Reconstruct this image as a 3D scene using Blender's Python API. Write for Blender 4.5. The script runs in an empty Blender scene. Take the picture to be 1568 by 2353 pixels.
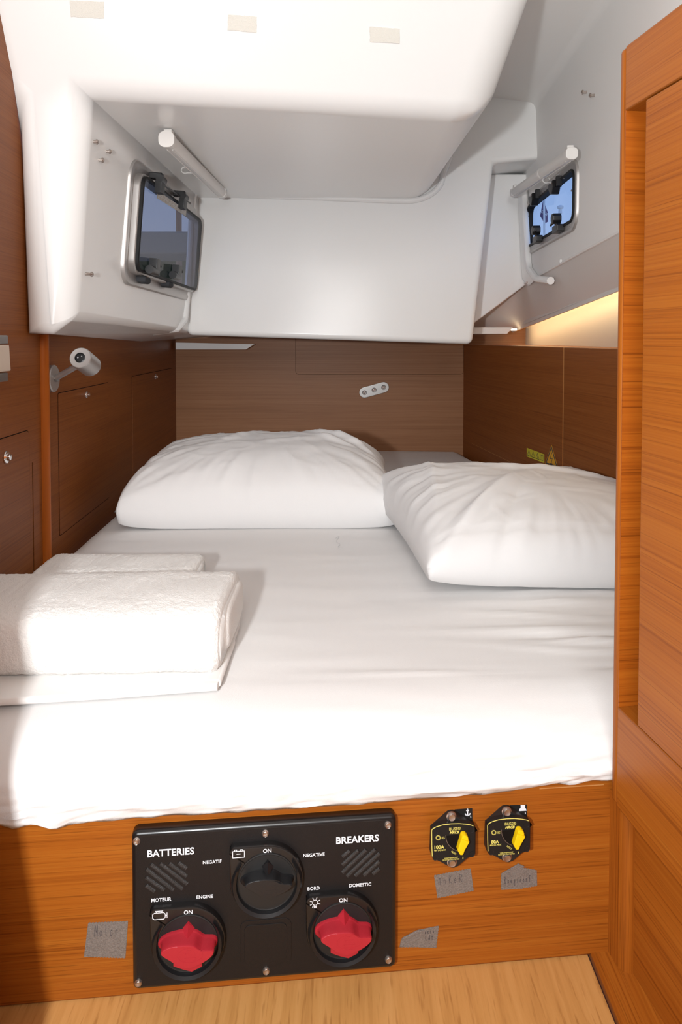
import bpy, bmesh, math, random
from mathutils import Vector, Matrix, noise
random.seed(3)
PI = math.pi
SC = bpy.context.scene
COL = SC.collection
V = Vector

# ---------------------------------------------------------------- camera, world, light, exposure
FPX, CX, HY, PITCH, EYE = 1600.0, 784.0, 780.0, math.radians(1.8), 0.741
CYP = HY + FPX * math.tan(PITCH)
cam_d = bpy.data.cameras.new('camera')
cam = bpy.data.objects.new('camera', cam_d); COL.objects.link(cam)
cam.location = (0, 0, EYE); cam.rotation_euler = (PI / 2 - PITCH, 0, 0)
cam_d.sensor_fit = 'HORIZONTAL'; cam_d.sensor_width = 24.0
cam_d.lens = FPX / 1568 * 24.0
cam_d.shift_y = -(2353 / 2 - CYP) / 1568
cam_d.clip_start = 0.02
SC.camera = cam
SC.view_settings.view_transform = 'Standard'; SC.view_settings.look = 'None'
SC.view_settings.gamma = 1.0; SC.view_settings.use_curve_mapping = False
SC.view_settings.exposure = 0.12

w = bpy.data.worlds.new('sky'); SC.world = w; w.use_nodes = True
nt = w.node_tree; bg = nt.nodes['Background']
tc = nt.nodes.new('ShaderNodeTexCoord'); sx = nt.nodes.new('ShaderNodeSeparateXYZ')
rp = nt.nodes.new('ShaderNodeValToRGB')
nt.links.new(tc.outputs['Generated'], sx.inputs[0]); nt.links.new(sx.outputs['Z'], rp.inputs[0])
rp.color_ramp.elements[0].position = 0.0; rp.color_ramp.elements[0].color = (.50, .64, .86, 1)
rp.color_ramp.elements[1].position = 0.6; rp.color_ramp.elements[1].color = (.22, .40, .80, 1)
nt.links.new(rp.outputs[0], bg.inputs[0]); bg.inputs[1].default_value = 1.0

def area_light(name, loc, target, sx_, sy_, power, col):
    d = bpy.data.lights.new(name, 'AREA'); d.shape = 'RECTANGLE'; d.size = sx_; d.size_y = sy_
    d.energy = power; d.color = col
    o = bpy.data.objects.new(name, d); COL.objects.link(o); o.location = loc
    o.rotation_euler = (V(target) - V(loc)).to_track_quat('-Z', 'Y').to_euler()
    return o
# the photographer's on-camera flash (to the left of the upright camera)
area_light('camera_flash', (-.24, -.15, .775), (-.05, 2.0, .74), .05, .05, 15.0, (.95, .98, 1))
# added soft fill from behind the camera, not an actual lamp
area_light('fill_light', (0.02, -.75, 1.45), (0.15, 1.6, 1.05), .7, .7, 15.0, (1, .985, .965))

# ---------------------------------------------------------------- helpers
def ray(px, py):
    x = (px - CX) / FPX; v = -(py - CYP) / FPX
    return V((x, math.cos(PITCH) + v * math.sin(PITCH), -math.sin(PITCH) + v * math.cos(PITCH)))
def at(px, py, Y):
    d = ray(px, py); return V((0, 0, EYE)) + d * (Y / d.y)

class Frame:
    """a wall's own axes: u along it, v up, w out of it into the room"""
    def __init__(s, org, u, v=(0, 0, 1)):
        s.o = V(org); s.u = V(u).normalized(); s.w = s.u.cross(V(v)).normalized(); s.v = s.w.cross(s.u).normalized()
        m = Matrix((s.u, s.v, s.w)).transposed().to_4x4(); m.translation = s.o; s.m = m
    def p(s, px, py, w=0.0):
        d = ray(px, py); e = V((0, 0, EYE)); q = s.o + s.w * w
        t = (q - e).dot(s.w) / d.dot(s.w); r = e + d * t - s.o
        return (r.dot(s.u), r.dot(s.v))
    def uv(s, P):
        r = V(P) - s.o; return (r.dot(s.u), r.dot(s.v), r.dot(s.w))
    def pt(s, u, v, w=0.0): return s.o + s.u * u + s.v * v + s.w * w
WORLD = Frame((0, 0, 0), (1, 0, 0), (0, 1, 0))

ORG = {}
def root_of(o):
    while o.parent: o = o.parent
    return o
def obj(name, bm, mat, parent=None, fr=None, bevel=0, seg=2, smooth=True, kind=None, angle=35, shape=None):
    org = ORG.get(root_of(parent).name) if parent else None
    if org is not None: bmesh.ops.translate(bm, verts=bm.verts, vec=-org)
    if smooth:
        for f in bm.faces: f.smooth = True
    me = bpy.data.meshes.new(name); bm.to_mesh(me); bm.free()
    if smooth and angle < 180: me.set_sharp_from_angle(angle=math.radians(angle))
    o = bpy.data.objects.new(name, me); COL.objects.link(o)
    me.materials.append(M[mat] if isinstance(mat, str) else mat)
    if parent: o.parent = parent
    elif fr: o.matrix_world = fr.m
    if smooth and angle < 180: wn = o.modifiers.new('weighted', 'WEIGHTED_NORMAL'); wn.keep_sharp = True; wn.weight = 100
    if bevel:
        b = o.modifiers.new('bevel', 'BEVEL'); b.width = bevel; b.segments = seg; b.limit_method = 'ANGLE'; b.angle_limit = math.radians(40)
        b.harden_normals = False
    if kind: o['kind'] = kind
    return o
def thing(name, label, cat, fr=WORLD, org=(0, 0, 0), group=None):
    o = bpy.data.objects.new(name, None); COL.objects.link(o); o.empty_display_size = .02
    o.matrix_world = fr.m @ Matrix.Translation(V(org))
    ORG[o.name] = V(org); tag(o, label, cat, group); return o
def tag(o, label, cat, group=None):
    o['label'] = label; o['category'] = cat
    if group: o['group'] = group
    return o
def struct(name, bm, mat, fr=None, **k):
    o = obj(name, bm, mat, None, fr, **k); o['kind'] = 'structure'; ORG[o.name] = V((0, 0, 0)); return o
def place(o, fr, org):
    o.matrix_world = fr.m @ Matrix.Translation(V(org))
def copy_tree(o, parent=None):
    c = o.copy(); COL.objects.link(c)
    if parent: c.parent = parent
    for ch in list(o.children): copy_tree(ch, c)
    return c

def B(): return bmesh.new()
def box(bm, a0, a1, b0, b1, c0, c1):
    vs = [bm.verts.new((x, y, z)) for z in (c0, c1) for y in (b0, b1) for x in (a0, a1)]
    for f in ((0, 2, 3, 1), (4, 5, 7, 6), (0, 1, 5, 4), (2, 6, 7, 3), (0, 4, 6, 2), (1, 3, 7, 5)):
        bm.faces.new([vs[i] for i in f])
    return bm
def loft(bm, loops, cap0=True, cap1=True, closed=True):
    L = [[bm.verts.new(p) for p in lp] for lp in loops]; n = len(L[0])
    for a, b in zip(L, L[1:]):
        for i in range(n if closed else n - 1):
            j = (i + 1) % n; bm.faces.new((a[i], a[j], b[j], b[i]))
    if cap0: bm.faces.new(L[0][::-1])
    if cap1: bm.faces.new(L[-1])
    return bm
def prism(bm, pts, w0, w1, ch=0.0, k=1.0):
    """an outline in (u, v) carried from w0 to w1, its front edge chamfered by ch"""
    if area2(pts) < 0: pts = pts[::-1]
    c = V((sum(p[0] for p in pts) / len(pts), sum(p[1] for p in pts) / len(pts)))
    def ins(d, w, s=1.0):
        r = []
        n = len(pts)
        for i in range(n):
            p0, p1, p2 = V(pts[i - 1][:2]), V(pts[i][:2]), V(pts[(i + 1) % n][:2])
            e1 = (p1 - p0); e2 = (p2 - p1)
            e1 = e1.normalized() if e1.length > 1e-9 else V((1, 0)); e2 = e2.normalized() if e2.length > 1e-9 else e1
            nn = V((-(e1 + e2).y, (e1 + e2).x))
            nn = nn.normalized() if nn.length > 1e-6 else V((-e1.y, e1.x))
            q = c + (p1 + nn * d - c) * s; r.append((q.x, q.y, w))
        return r
    lo = [ins(0, w0)]
    if ch: lo += [ins(0, w1 - ch, k), ins(ch * .3, w1 - ch * .3, k), ins(ch, w1, k)]
    else: lo += [ins(0, w1, k)]
    return loft(bm, lo)
def area2(pts): return sum(pts[i - 1][0] * pts[i][1] - pts[i][0] * pts[i - 1][1] for i in range(len(pts)))
def rr(cx, cy, wd, ht, r, n=6):
    out = []
    for sx_, sy_, a0 in ((1, 1, 0), (-1, 1, 90), (-1, -1, 180), (1, -1, 270)):
        for i in range(n + 1):
            a = math.radians(a0 + 90 * i / n)
            out.append((cx + sx_ * (wd / 2 - r) + r * math.cos(a), cy + sy_ * (ht / 2 - r) + r * math.sin(a)))
    return out
def circ(cx, cy, r, n=24, a0=0): return [(cx + r * math.cos(a0 + 2 * PI * i / n), cy + r * math.sin(a0 + 2 * PI * i / n)) for i in range(n)]
def ring(bm, stations):
    """closed band: stations = list of (loop2d, w); joins them round and back to the first"""
    L = [[bm.verts.new((p[0], p[1], w_)) for p in lp] for lp, w_ in stations]; n = len(L[0])
    for a, b in zip(L, L[1:] + L[:1]):
        for i in range(n):
            j = (i + 1) % n; bm.faces.new((a[i], a[j], b[j], b[i]))
    bmesh.ops.recalc_face_normals(bm, faces=bm.faces); return bm
def lathe(bm, prof, mat=None, n=24):
    """prof: (radius, w) pairs round the w axis"""
    mat = mat or Matrix(); L = []
    for r, h in prof:
        L.append([bm.verts.new(mat @ V((max(r, 1e-5) * math.cos(2 * PI * i / n), max(r, 1e-5) * math.sin(2 * PI * i / n), h))) for i in range(n)])
    for a, b in zip(L, L[1:]):
        for i in range(n): bm.faces.new((a[i], a[(i + 1) % n], b[(i + 1) % n], b[i]))
    bm.faces.new(L[0][::-1]); bm.faces.new(L[-1]); return bm
def aim(p, d):
    m = V(d).to_track_quat('Z', 'Y').to_matrix().to_4x4(); m.translation = V(p); return m
def tube(bm, pts, r, n=10, caps=True, flat=1.0):
    pts = [V(p) for p in pts]; rs = r if isinstance(r, (list, tuple)) else [r] * len(pts)
    t0 = (pts[1] - pts[0]).normalized(); up = V((0, 0, 1)) if abs(t0.z) < .9 else V((1, 0, 0))
    nrm = (up - t0 * up.dot(t0)).normalized(); L = []
    for i, p in enumerate(pts):
        t = (pts[min(i + 1, len(pts) - 1)] - pts[max(i - 1, 0)]).normalized()
        nrm = (nrm - t * nrm.dot(t)).normalized(); bn = t.cross(nrm)
        L.append([bm.verts.new(p + nrm * rs[i] * flat * math.cos(2 * PI * k / n) + bn * rs[i] * math.sin(2 * PI * k / n)) for k in range(n)])
    for a, b in zip(L, L[1:]):
        for k in range(n): bm.faces.new((a[k], a[(k + 1) % n], b[(k + 1) % n], b[k]))
    if caps: bm.faces.new(L[0][::-1]); bm.faces.new(L[-1])
    return bm
def smooth_path(pts, n=6):
    pts = [V(p) for p in pts]; out = []
    for i in range(len(pts) - 1):
        p0, p1, p2, p3 = pts[max(i - 1, 0)], pts[i], pts[i + 1], pts[min(i + 2, len(pts) - 1)]
        for k in range(n):
            t = k / n
            out.append(.5 * ((2 * p1) + (p2 - p0) * t + (2 * p0 - 5 * p1 + 4 * p2 - p3) * t * t + (3 * p1 - p0 - 3 * p2 + p3) * t ** 3))
    return out + [pts[-1]]
def stroke(bm, pts, wd, w0, h=.0003):
    """flat pen or print stroke along 2-D points lying at height w0"""
    for a, b in zip(pts, pts[1:]):
        a = V(a[:2]); b = V(b[:2]); d = (b - a)
        if d.length < 1e-7: continue
        d.normalize(); n = V((-d.y, d.x)) * wd / 2; a = a - d * wd * .3; b = b + d * wd * .3
        box_pts = [a - n, b - n, b + n, a + n]
        loft(bm, [[(p.x, p.y, w0) for p in box_pts], [(p.x, p.y, w0 + h) for p in box_pts]])
    return bm
def nz(x, y, z=0.0): return noise.noise(V((x, y, z)))
def sm(a, b, x):
    t = max(0, min(1, (x - a) / (b - a))); return t * t * (3 - 2 * t)

_text_cache = {}
def text_bm(s, cx, cy, width, w0, bold=.02, shear=0.0, rot=0.0, spacing=1.0, h=.0003, sy=1.0):
    cu = bpy.data.curves.new('lettering', 'FONT'); cu.body = s; cu.offset = bold; cu.shear = shear; cu.resolution_u = 3
    cu.space_character = spacing
    o = bpy.data.objects.new('lettering', cu); COL.objects.link(o)
    bpy.context.view_layer.update()
    me = o.to_mesh(); bm = B(); bm.from_mesh(me); o.to_mesh_clear()
    bpy.data.objects.remove(o); bpy.data.curves.remove(cu)
    xs = [v.co.x for v in bm.verts]; ys = [v.co.y for v in bm.verts]
    k = width / (max(xs) - min(xs)); mx, my = (max(xs) + min(xs)) / 2, (max(ys) + min(ys)) / 2
    for v in bm.verts:
        x, y = (v.co.x - mx) * k, (v.co.y - my) * k * sy
        v.co = (cx + x * math.cos(rot) - y * math.sin(rot), cy + x * math.sin(rot) + y * math.cos(rot), w0)
    r = bmesh.ops.extrude_face_region(bm, geom=bm.faces[:])
    bmesh.ops.translate(bm, verts=[g for g in r['geom'] if isinstance(g, bmesh.types.BMVert)], vec=(0, 0, h))
    return bm

# ---------------------------------------------------------------- materials
M = {}
def mat(name):
    m = bpy.data.materials.new(name); m.use_nodes = True; M[name] = m
    return m, m.node_tree, m.node_tree.nodes['Principled BSDF']
def plain(name, col, rough=.5, metal=0.0, spec=.5, coat=0.0, bump=0.0, bscale=400, var=0.0, vscale=6):
    m, t, p = mat(name)
    p.inputs['Base Color'].default_value = (*col, 1); p.inputs['Roughness'].default_value = rough
    p.inputs['Metallic'].default_value = metal; p.inputs['Specular IOR Level'].default_value = spec
    p.inputs['Coat Weight'].default_value = coat
    tc = t.nodes.new('ShaderNodeTexCoord')
    if bump:
        n = t.nodes.new('ShaderNodeTexNoise'); n.inputs['Scale'].default_value = bscale; n.inputs['Detail'].default_value = 3
        b = t.nodes.new('ShaderNodeBump'); b.inputs['Strength'].default_value = bump; b.inputs['Distance'].default_value = .001
        t.links.new(tc.outputs['Object'], n.inputs['Vector']); t.links.new(n.outputs[0], b.inputs['Height']); t.links.new(b.outputs[0], p.inputs['Normal'])
    if var:
        n = t.nodes.new('ShaderNodeTexNoise'); n.inputs['Scale'].default_value = vscale; n.inputs['Detail'].default_value = 5
        r = t.nodes.new('ShaderNodeValToRGB')
        r.color_ramp.elements[0].color = (*[c * (1 - var) for c in col], 1); r.color_ramp.elements[1].color = (*[min(1, c * (1 + var)) for c in col], 1)
        r.color_ramp.elements[0].position = .3; r.color_ramp.elements[1].position = .7
        t.links.new(tc.outputs['Object'], n.inputs['Vector']); t.links.new(n.outputs[0], r.inputs[0]); t.links.new(r.outputs[0], p.inputs['Base Color'])
    return m
def wood(name, dark, mid, light, axis=0, rough=.42, fine=320, along=2.2, streak=.55, seed=0.0, spec=.25, coat=.0):
    """veneer: grain runs along one object axis"""
    m, t, p = mat(name); L = t.links
    tc = t.nodes.new('ShaderNodeTexCoord')
    def grain(sa, sc, detail, dist, off):
        mp = t.nodes.new('ShaderNodeMapping'); s = [sc] * 3; s[axis] = sa
        mp.inputs['Scale'].default_value = s; mp.inputs['Location'].default_value = (off + seed, off * 2 + seed, off * 3)
        n = t.nodes.new('ShaderNodeTexNoise'); n.inputs['Scale'].default_value = 1; n.inputs['Detail'].default_value = detail
        n.inputs['Roughness'].default_value = .6; n.inputs['Distortion'].default_value = dist
        L.new(tc.outputs['Object'], mp.inputs[0]); L.new(mp.outputs[0], n.inputs['Vector']); return n
    g1 = grain(along, fine, 6, .2, 0); g2 = grain(along * .5, fine * .16, 4, .4, 7); g3 = grain(along * 3.5, fine * 1.7, 2, 0, 13)
    r1 = t.nodes.new('ShaderNodeValToRGB'); e = r1.color_ramp.elements
    e[0].position = .28; e[0].color = (*dark, 1); e[1].position = .72; e[1].color = (*light, 1)
    x = e.new(.48); x.color = (*mid, 1)
    a = t.nodes.new('ShaderNodeMath'); a.operation = 'MULTIPLY_ADD'; a.inputs[1].default_value = .62; 
    b = t.nodes.new('ShaderNodeMath'); b.operation = 'MULTIPLY'; b.inputs[1].default_value = .38
    L.new(g2.outputs[0], b.inputs[0]); L.new(g1.outputs[0], a.inputs[0]); L.new(b.outputs[0], a.inputs[2]); L.new(a.outputs[0], r1.inputs[0])
    r3 = t.nodes.new('ShaderNodeValToRGB'); r3.color_ramp.elements[0].position = .30; r3.color_ramp.elements[0].color = (streak, streak * .9, streak * .8, 1)
    r3.color_ramp.elements[1].position = .44; r3.color_ramp.elements[1].color = (1, 1, 1, 1)
    L.new(g3.outputs[0], r3.inputs[0])
    mx = t.nodes.new('ShaderNodeMixRGB'); mx.blend_type = 'MULTIPLY'; mx.inputs[0].default_value = .8
    L.new(r1.outputs[0], mx.inputs[1]); L.new(r3.outputs[0], mx.inputs[2]); L.new(mx.outputs[0], p.inputs['Base Color'])
    p.inputs['Roughness'].default_value = rough; p.inputs['Specular IOR Level'].default_value = spec
    p.inputs['Coat Weight'].default_value = coat; p.inputs['Coat Roughness'].default_value = .25
    bp = t.nodes.new('ShaderNodeBump'); bp.inputs['Strength'].default_value = .12; bp.inputs['Distance'].default_value = .001
    L.new(g3.outputs[0], bp.inputs['Height']); L.new(bp.outputs[0], p.inputs['Normal'])
    return m
TD, TM, TL = (.20, .047, .004), (.325, .090, .0085), (.40, .130, .015)
wood('teak_u', TD, TM, TL, 0)
wood('teak_v', TD, TM, TL, 1, seed=3)
wood('teak_w', TD, TM, TL, 0, fine=260, along=.55, streak=.6, seed=5)
wood('teak_slot', (.20, .040, .003), (.34, .080, .006), (.42, .115, .010), 2, fine=300, along=1.5, streak=.5, seed=15)
DD, DM, DL = (.165, .047, .0085), (.245, .073, .014), (.30, .102, .024)
wood('teak_wall', DD, DM, DL, 0, rough=.46, fine=330, along=1.6, streak=.72, seed=9)
wood('teak_back', (.225, .100, .043), (.315, .145, .066), (.39, .19, .092), 0, rough=.42, fine=340, along=1.3, streak=.72, seed=11)
wood('teak_post', (.36, .085, .010), (.43, .11, .013), (.48, .13, .018), 1, rough=.32, fine=120, streak=.9)
wood('oak_floor', (.40, .185, .052), (.52, .26, .080), (.61, .325, .115), 1, rough=.42, fine=120, along=5, streak=.7, seed=21)
plain('teak_edge', (.52, .24, .075), .5)  # pale teak for routed edges and the painted edge highlights
plain('gap_black', (.008, .006, .005), .9, spec=.1)
plain('gelcoat', (.87, .865, .85), .26, spec=.5, bump=.02, bscale=60)
plain('gelcoat_matt', (.88, .865, .845), .55, spec=.3, bump=.05, bscale=500)
plain('headliner', (.74, .71, .68), .75, spec=.2, bump=.1, bscale=700)
plain('liner_panel', (.50, .47, .44), .6, spec=.25)
plain('cotton', (.80, .79, .785), .85, spec=.12, bump=.12, bscale=900)
plain('cotton_sheet', (.79, .775, .765), .85, spec=.12, bump=.15, bscale=1100)
plain('terry', (.84, .825, .80), .95, spec=.05, bump=1.0, bscale=520)
plain('flatcloth', (.83, .815, .795), .85, spec=.1, bump=.1, bscale=900)
plain('alu', (.52, .50, .485), .46, metal=.85, bump=.04, bscale=300)
plain('alu_dark', (.34, .33, .32), .36, metal=.9)
plain('chrome', (.85, .83, .82), .12, metal=1)
plain('steel', (.50, .44, .40), .26, metal=.9)
plain('blackplastic', (.010, .010, .011), .38, spec=.45, bump=.05, bscale=900)
plain('panelblack', (.009, .0075, .0075), .48, spec=.32, bump=.25, bscale=1500)
plain('panelblack_rim', (.009, .008, .008), .30, spec=.5)
plain('rubber', (.010, .010, .011), .6, spec=.3)
plain('greypad', (.045, .047, .052), .8, spec=.2, bump=.6, bscale=900)
plain('redplastic', (.40, .018, .030), .45, spec=.4, bump=.1, bscale=500)
plain('yellowplastic', (.85, .56, .004), .35, spec=.4)
plain('breakerblack', (.014, .014, .014), .45, spec=.4)
plain('breakerlabel', (.010, .010, .010), .5, spec=.3)
plain('print_white', (.82, .84, .88), .6, spec=.2)
plain('print_yellow', (.72, .64, .16), .6, spec=.2)
plain('print_pale', (.66, .66, .66), .6, spec=.2)
plain('ink', (.055, .05, .06), .6)
plain('duct_tape', (.215, .195, .18), .42, metal=.25, spec=.5, bump=.7, bscale=900, var=.18, vscale=500)
plain('sticker_yellow', (.62, .55, .03), .45)
plain('sticker_amber', (.72, .36, .015), .45)
plain('velcro', (.79, .775, .71), .95, spec=.05, bump=1.0, bscale=900)
plain('blindwhite', (.78, .76, .73), .4, spec=.4)
plain('ventblack', (.022, .022, .022), .32, spec=.6, bump=.8, bscale=1600)
plain('shade_cream', (.70, .60, .50), .5)
plain('flag_purple', (.035, .018, .16), .8)
plain('outside_grey', (.40, .36, .31), .7)
plain('outside_wood', (.42, .22, .14), .6)
plain('outside_green', (.10, .10, .035), .9, var=.5, vscale=25)
plain('white_paint', (.8, .8, .8), .5)
plain('saloon_white', (.70, .67, .63), .6)
def glass(name, tint, refl):
    m, t, p = mat(name); t.nodes.remove(p)
    out = t.nodes['Material Output']; a = t.nodes.new('ShaderNodeBsdfTransparent'); a.inputs[0].default_value = (*tint, 1)
    g = t.nodes.new('ShaderNodeBsdfGlossy'); g.inputs['Roughness'].default_value = .02; g.inputs[0].default_value = (.9, .9, .9, 1)
    mx = t.nodes.new('ShaderNodeMixShader'); mx.inputs[0].default_value = refl
    t.links.new(a.outputs[0], mx.inputs[1]); t.links.new(g.outputs[0], mx.inputs[2]); t.links.new(mx.outputs[0], out.inputs[0])
glass('glass_tinted', (.60, .585, .62), .11)
glass('glass_clear', (.80, .85, .93), .05)
def emit(name, col, s):
    m, t, p = mat(name)
    p.inputs['Base Color'].default_value = (.8, .8, .8, 1); p.inputs['Emission Color'].default_value = (*col, 1); p.inputs['Emission Strength'].default_value = s
emit('led', (1, .70, .36), 17.0)
emit('led_tip', (1, .75, .45), 3.0)

# ---------------------------------------------------------------- frames of the room
FRONT = Frame((0, .7855, 0), (1, .096, 0))            # bed front
LEFT = Frame((-.5476, 0, 0), (-.041875, 1, 0))        # left berth wall, u = distance aft
BACK = Frame((0, 2.80, 0), (1, 0, 0))
RIGHT = Frame((.4934, 2.80, 0), (.12, -1, 0))         # right berth wall, u = towards the camera
BULK = Frame((.316, .80, 0), (.14, -1, 0))            # entrance bulkhead on the right

# ---------------------------------------------------------------- setting: floor and wood walls
bm = B(); box(bm, -1.1, .297, -1.6, 1.2, -.03, 0)
floor = struct('floor', bm, 'oak_floor')
s = FRONT.p(618, 2262)[0]
bm = B(); box(bm, -.083, -.082, -.3, .775, -.001, .0004); obj('plank_joint', bm, 'oak_floor', floor)
bm = B(); box(bm, .3005, .70, -1.6, .90, -.03, .004)
struct('trim_1', bm, 'teak_v', bevel=.002)

# left wall: far board, near board, half-round post between
bm = B(); box(bm, 1.412, 2.80, .05, .752, -.02, 0)
wl = struct('wall_left', bm, 'teak_wall', LEFT)
bm = B(); box(bm, .62, 1.408, .05, 1.75, -.02, 0)
obj('near_board', bm, 'teak_wall', wl)
bm = B()
pr = [(.0108 * math.cos(a), .0135 * math.sin(a)) for a in [PI * i / 14 for i in range(15)]]
c = LEFT.p(98, 900)[0]
loft(bm, [[(c + x, z, y) for x, y in pr] for z in (.10, .7505)])
o = struct('trim_2', bm, 'teak_post', LEFT)

def latch(parent, u, v, r=.0085):
    bm = B(); lathe(bm, [(r * .99, 0), (r, .0012), (r * .93, .0025), (r * .6, .003), (r * .58, .0025)], Matrix.Translation((u, v, .0015)))
    k = obj('latch', bm, 'chrome', parent)
    bm = B(); lathe(bm, [(r * .55, 0), (r * .55, .005), (r * .48, .0068), (r * .2, .0075)], Matrix.Translation((u, v, .003))); obj('latch_button', bm, 'chrome', parent)
def hatch(parent, u0, u1, v0, v1, mt, r=.004, lu=None, lv=None, lr=.0085, w=.0012, gap=.0016):
    bm = B(); prism(bm, rr((u0 + u1) / 2, (v0 + v1) / 2, u1 - u0 + 2 * gap, v1 - v0 + 2 * gap, r + gap), -.001, .0004); g = obj('hatch_gap', bm, 'gap_black', parent)
    bm = B(); prism(bm, rr((u0 + u1) / 2, (v0 + v1) / 2, u1 - u0, v1 - v0, r), 0, w, .0006); h = obj('hatch', bm, mt, parent)
    if lu: 
        n0 = len(h.children); latch(h, lu, lv, lr)
    return h
u0 = LEFT.p(133, 905)[0]; u1 = LEFT.p(248, 878)[0]
hatch(wl, u0, u1, .316, .6245, 'teak_wall', lu=LEFT.p(197, 906)[0], lv=.6075)
hatch(wl, LEFT.p(303, 862)[0], LEFT.p(396, 848)[0], .30, .628, 'teak_wall', lu=LEFT.p(356, 866)[0], lv=.6105, lr=.009)
hatch(wl, .90, LEFT.p(66, 988)[0], .285, .5655, 'teak_wall', r=.012, lu=LEFT.p(12, 1050)[0], lv=.531, lr=.0115)
hatch(wl, LEFT.p(78, 1320)[0] - .0005, LEFT.p(78, 1320)[0] + .0005, .10, .50, 'teak_wall', r=.0002, gap=.0004)

# back wall
bm = B(); box(bm, -.667, .745, .05, .805, -.02, 0)
wb = struct('wall_back', bm, 'teak_back', BACK)
ua, va = BACK.p(680, 860)
hatch(wb, ua, .492, va, .80, 'teak_back', r=.012, w=.0008, gap=.0008)

# right berth wall
bm = B(); box(bm, 0, 2.15, .05, .7195, -.012, 0)
wr = struct('wall_right', bm, 'teak_wall', RIGHT)
ur0, ur1 = RIGHT.p(1083, 900)[0], RIGHT.p(1296, 900)[0]
vb = RIGHT.p(1083, 1017)[1]
def lpanel(g): 
    r = .02 + g
    return [(ur0 - g, .7193), (ur0 - g, vb - g + r)] + [(ur0 - g + r - r * math.cos(a), vb - g + r - r * math.sin(a)) for a in [i * PI / 12 for i in range(1, 7)]] + [(ur1 + g, vb - g), (ur1 + g, .7193)]
bm = B(); prism(bm, lpanel(.0015), 0, .0018); obj('edge_highlight', bm, 'teak_edge', wr)  # paler border: light catching the panel edge, put into the colour
bm = B(); prism(bm, lpanel(0), 0, .0030, .0008); obj('wall_panel', bm, 'teak_wall', wr)
bm = B(); box(bm, ur1 + .006, 1.80, vb, .7193, 0, .0030); obj('wall_panel', bm, 'teak_wall', wr, bevel=.001)
bm = B(); box(bm, ur1 + .0025, ur1 + .0055, vb - .02, .7175, 0, .0022); obj('edge_highlight', bm, 'teak_edge', wr)  # pale line painted for the lit edge at the seam
# shelf on top of it and the pale panel behind the shelf
bm = B()
sh = [RIGHT.pt(0, 0, -.0125), RIGHT.pt(2.1, 0, -.0125), V((.76, .70, 0)), V((.742, 2.80, 0))]
loft(bm, [[(p.x, p.y, z_) for p in sh] for z_ in (.7165, .7200)] and [[(p.x, p.y, .7165) for p in sh], [(p.x, p.y, .7200) for p in sh]]); bmesh.ops.recalc_face_normals(bm, faces=bm.faces)
shelf = struct('trim_3', bm, 'teak_wall')
bm = B()
loft(bm, [[(.742, 2.798, .7202), (.728, .70, .7202), (.748, .70, .7202), (.762, 2.798, .7202)], [(.742, 2.798, 1.02), (.728, .70, 1.02), (.748, .70, 1.02), (.762, 2.798, 1.02)]])
bmesh.ops.recalc_face_normals(bm, faces=bm.faces)
struct('wall_shelf', bm, 'liner_panel')

# ---------------------------------------------------------------- white moulded liner
def poly_mesh(verts, faces, weights, default=0.0):
    bm = B(); vs = {k: bm.verts.new(p) for k, p in verts.items()}
    for f in faces: bm.faces.new([vs[k] for k in f])
    bmesh.ops.recalc_face_normals(bm, faces=bm.faces)
    lay = bm.edges.layers.float.new('bevel_weight_edge')
    for e in bm.edges: e[lay] = 0.0
    for (a, b), wt in weights.items():
        e = bm.edges.get((vs[a], vs[b]))
        if e: e[lay] = wt
    return bm
def add_wbevel(o, width=.05, seg=6):
    b = o.modifiers.new('fillet', 'BEVEL'); b.width = width; b.segments = seg; b.limit_method = 'WEIGHT'; b.offset_type = 'OFFSET'
    b.use_clamp_overlap = False
    wn = o.modifiers.new('weighted', 'WEIGHTED_NORMAL'); wn.weight = 100
a0, a1, a2, a3 = V((-.476, 1.32, 1.20)), at(165, 727, 1.35), V((-.4836, 2.23, .762)), V((-.459, 2.32, 1.20))
def bil(s_, t_): return (a1 * (1 - s_) + a2 * s_) * (1 - t_) + (a0 * (1 - s_) + a3 * s_) * t_
# frame of the left window wall
du = ((a2 - a1) + (a3 - a0)).normalized()
WIN1 = Frame(bil(.5, .5), du, ((a0 - a1) + (a3 - a2)).normalized())
def st_of(px, py):
    u, v = WIN1.p(px, py); P = WIN1.pt(u, v)
    s_ = .5; t_ = .5
    for _ in range(30):
        e = P - bil(s_, t_); s_ += e.dot(du) / (a2 - a1).length; t_ += e.dot(WIN1.v) / (a0 - a1).length
    return s_, t_
# window outer frame as seen
wl_u0, wl_u1 = WIN1.p(277, 620)[0], WIN1.p(447, 560)[0]
wl_v1 = (WIN1.p(310, 372)[1] + WIN1.p(420, 452)[1]) / 2
wl_v0 = (WIN1.p(290, 640)[1] + WIN1.p(395, 684)[1]) / 2 - .006
wcu, wcv, wwd, wht = (wl_u0 + wl_u1) / 2, (wl_v0 + wl_v1) / 2, wl_u1 - wl_u0, wl_v1 - wl_v0
hw, hh = wwd / 2 - .030, wht / 2 - .030
def st_uv(u, v):
    P = WIN1.pt(u, v); s_ = t_ = .5
    for _ in range(30):
        e = P - bil(s_, t_); s_ += e.dot(du) / (a2 - a1).length; t_ += e.dot(WIN1.v) / (a0 - a1).length
    return s_, t_
S0, T0 = st_uv(wcu - hw, wcv - hh); S1, T1 = st_uv(wcu + hw, wcv + hh)
SS, TT = [0, S0, S1, 1], [0, T0, T1, 1]
VT = {}
for i, s_ in enumerate(SS):
    for j, t_ in enumerate(TT): VT['g%d%d' % (i, j)] = bil(s_, t_)
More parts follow.
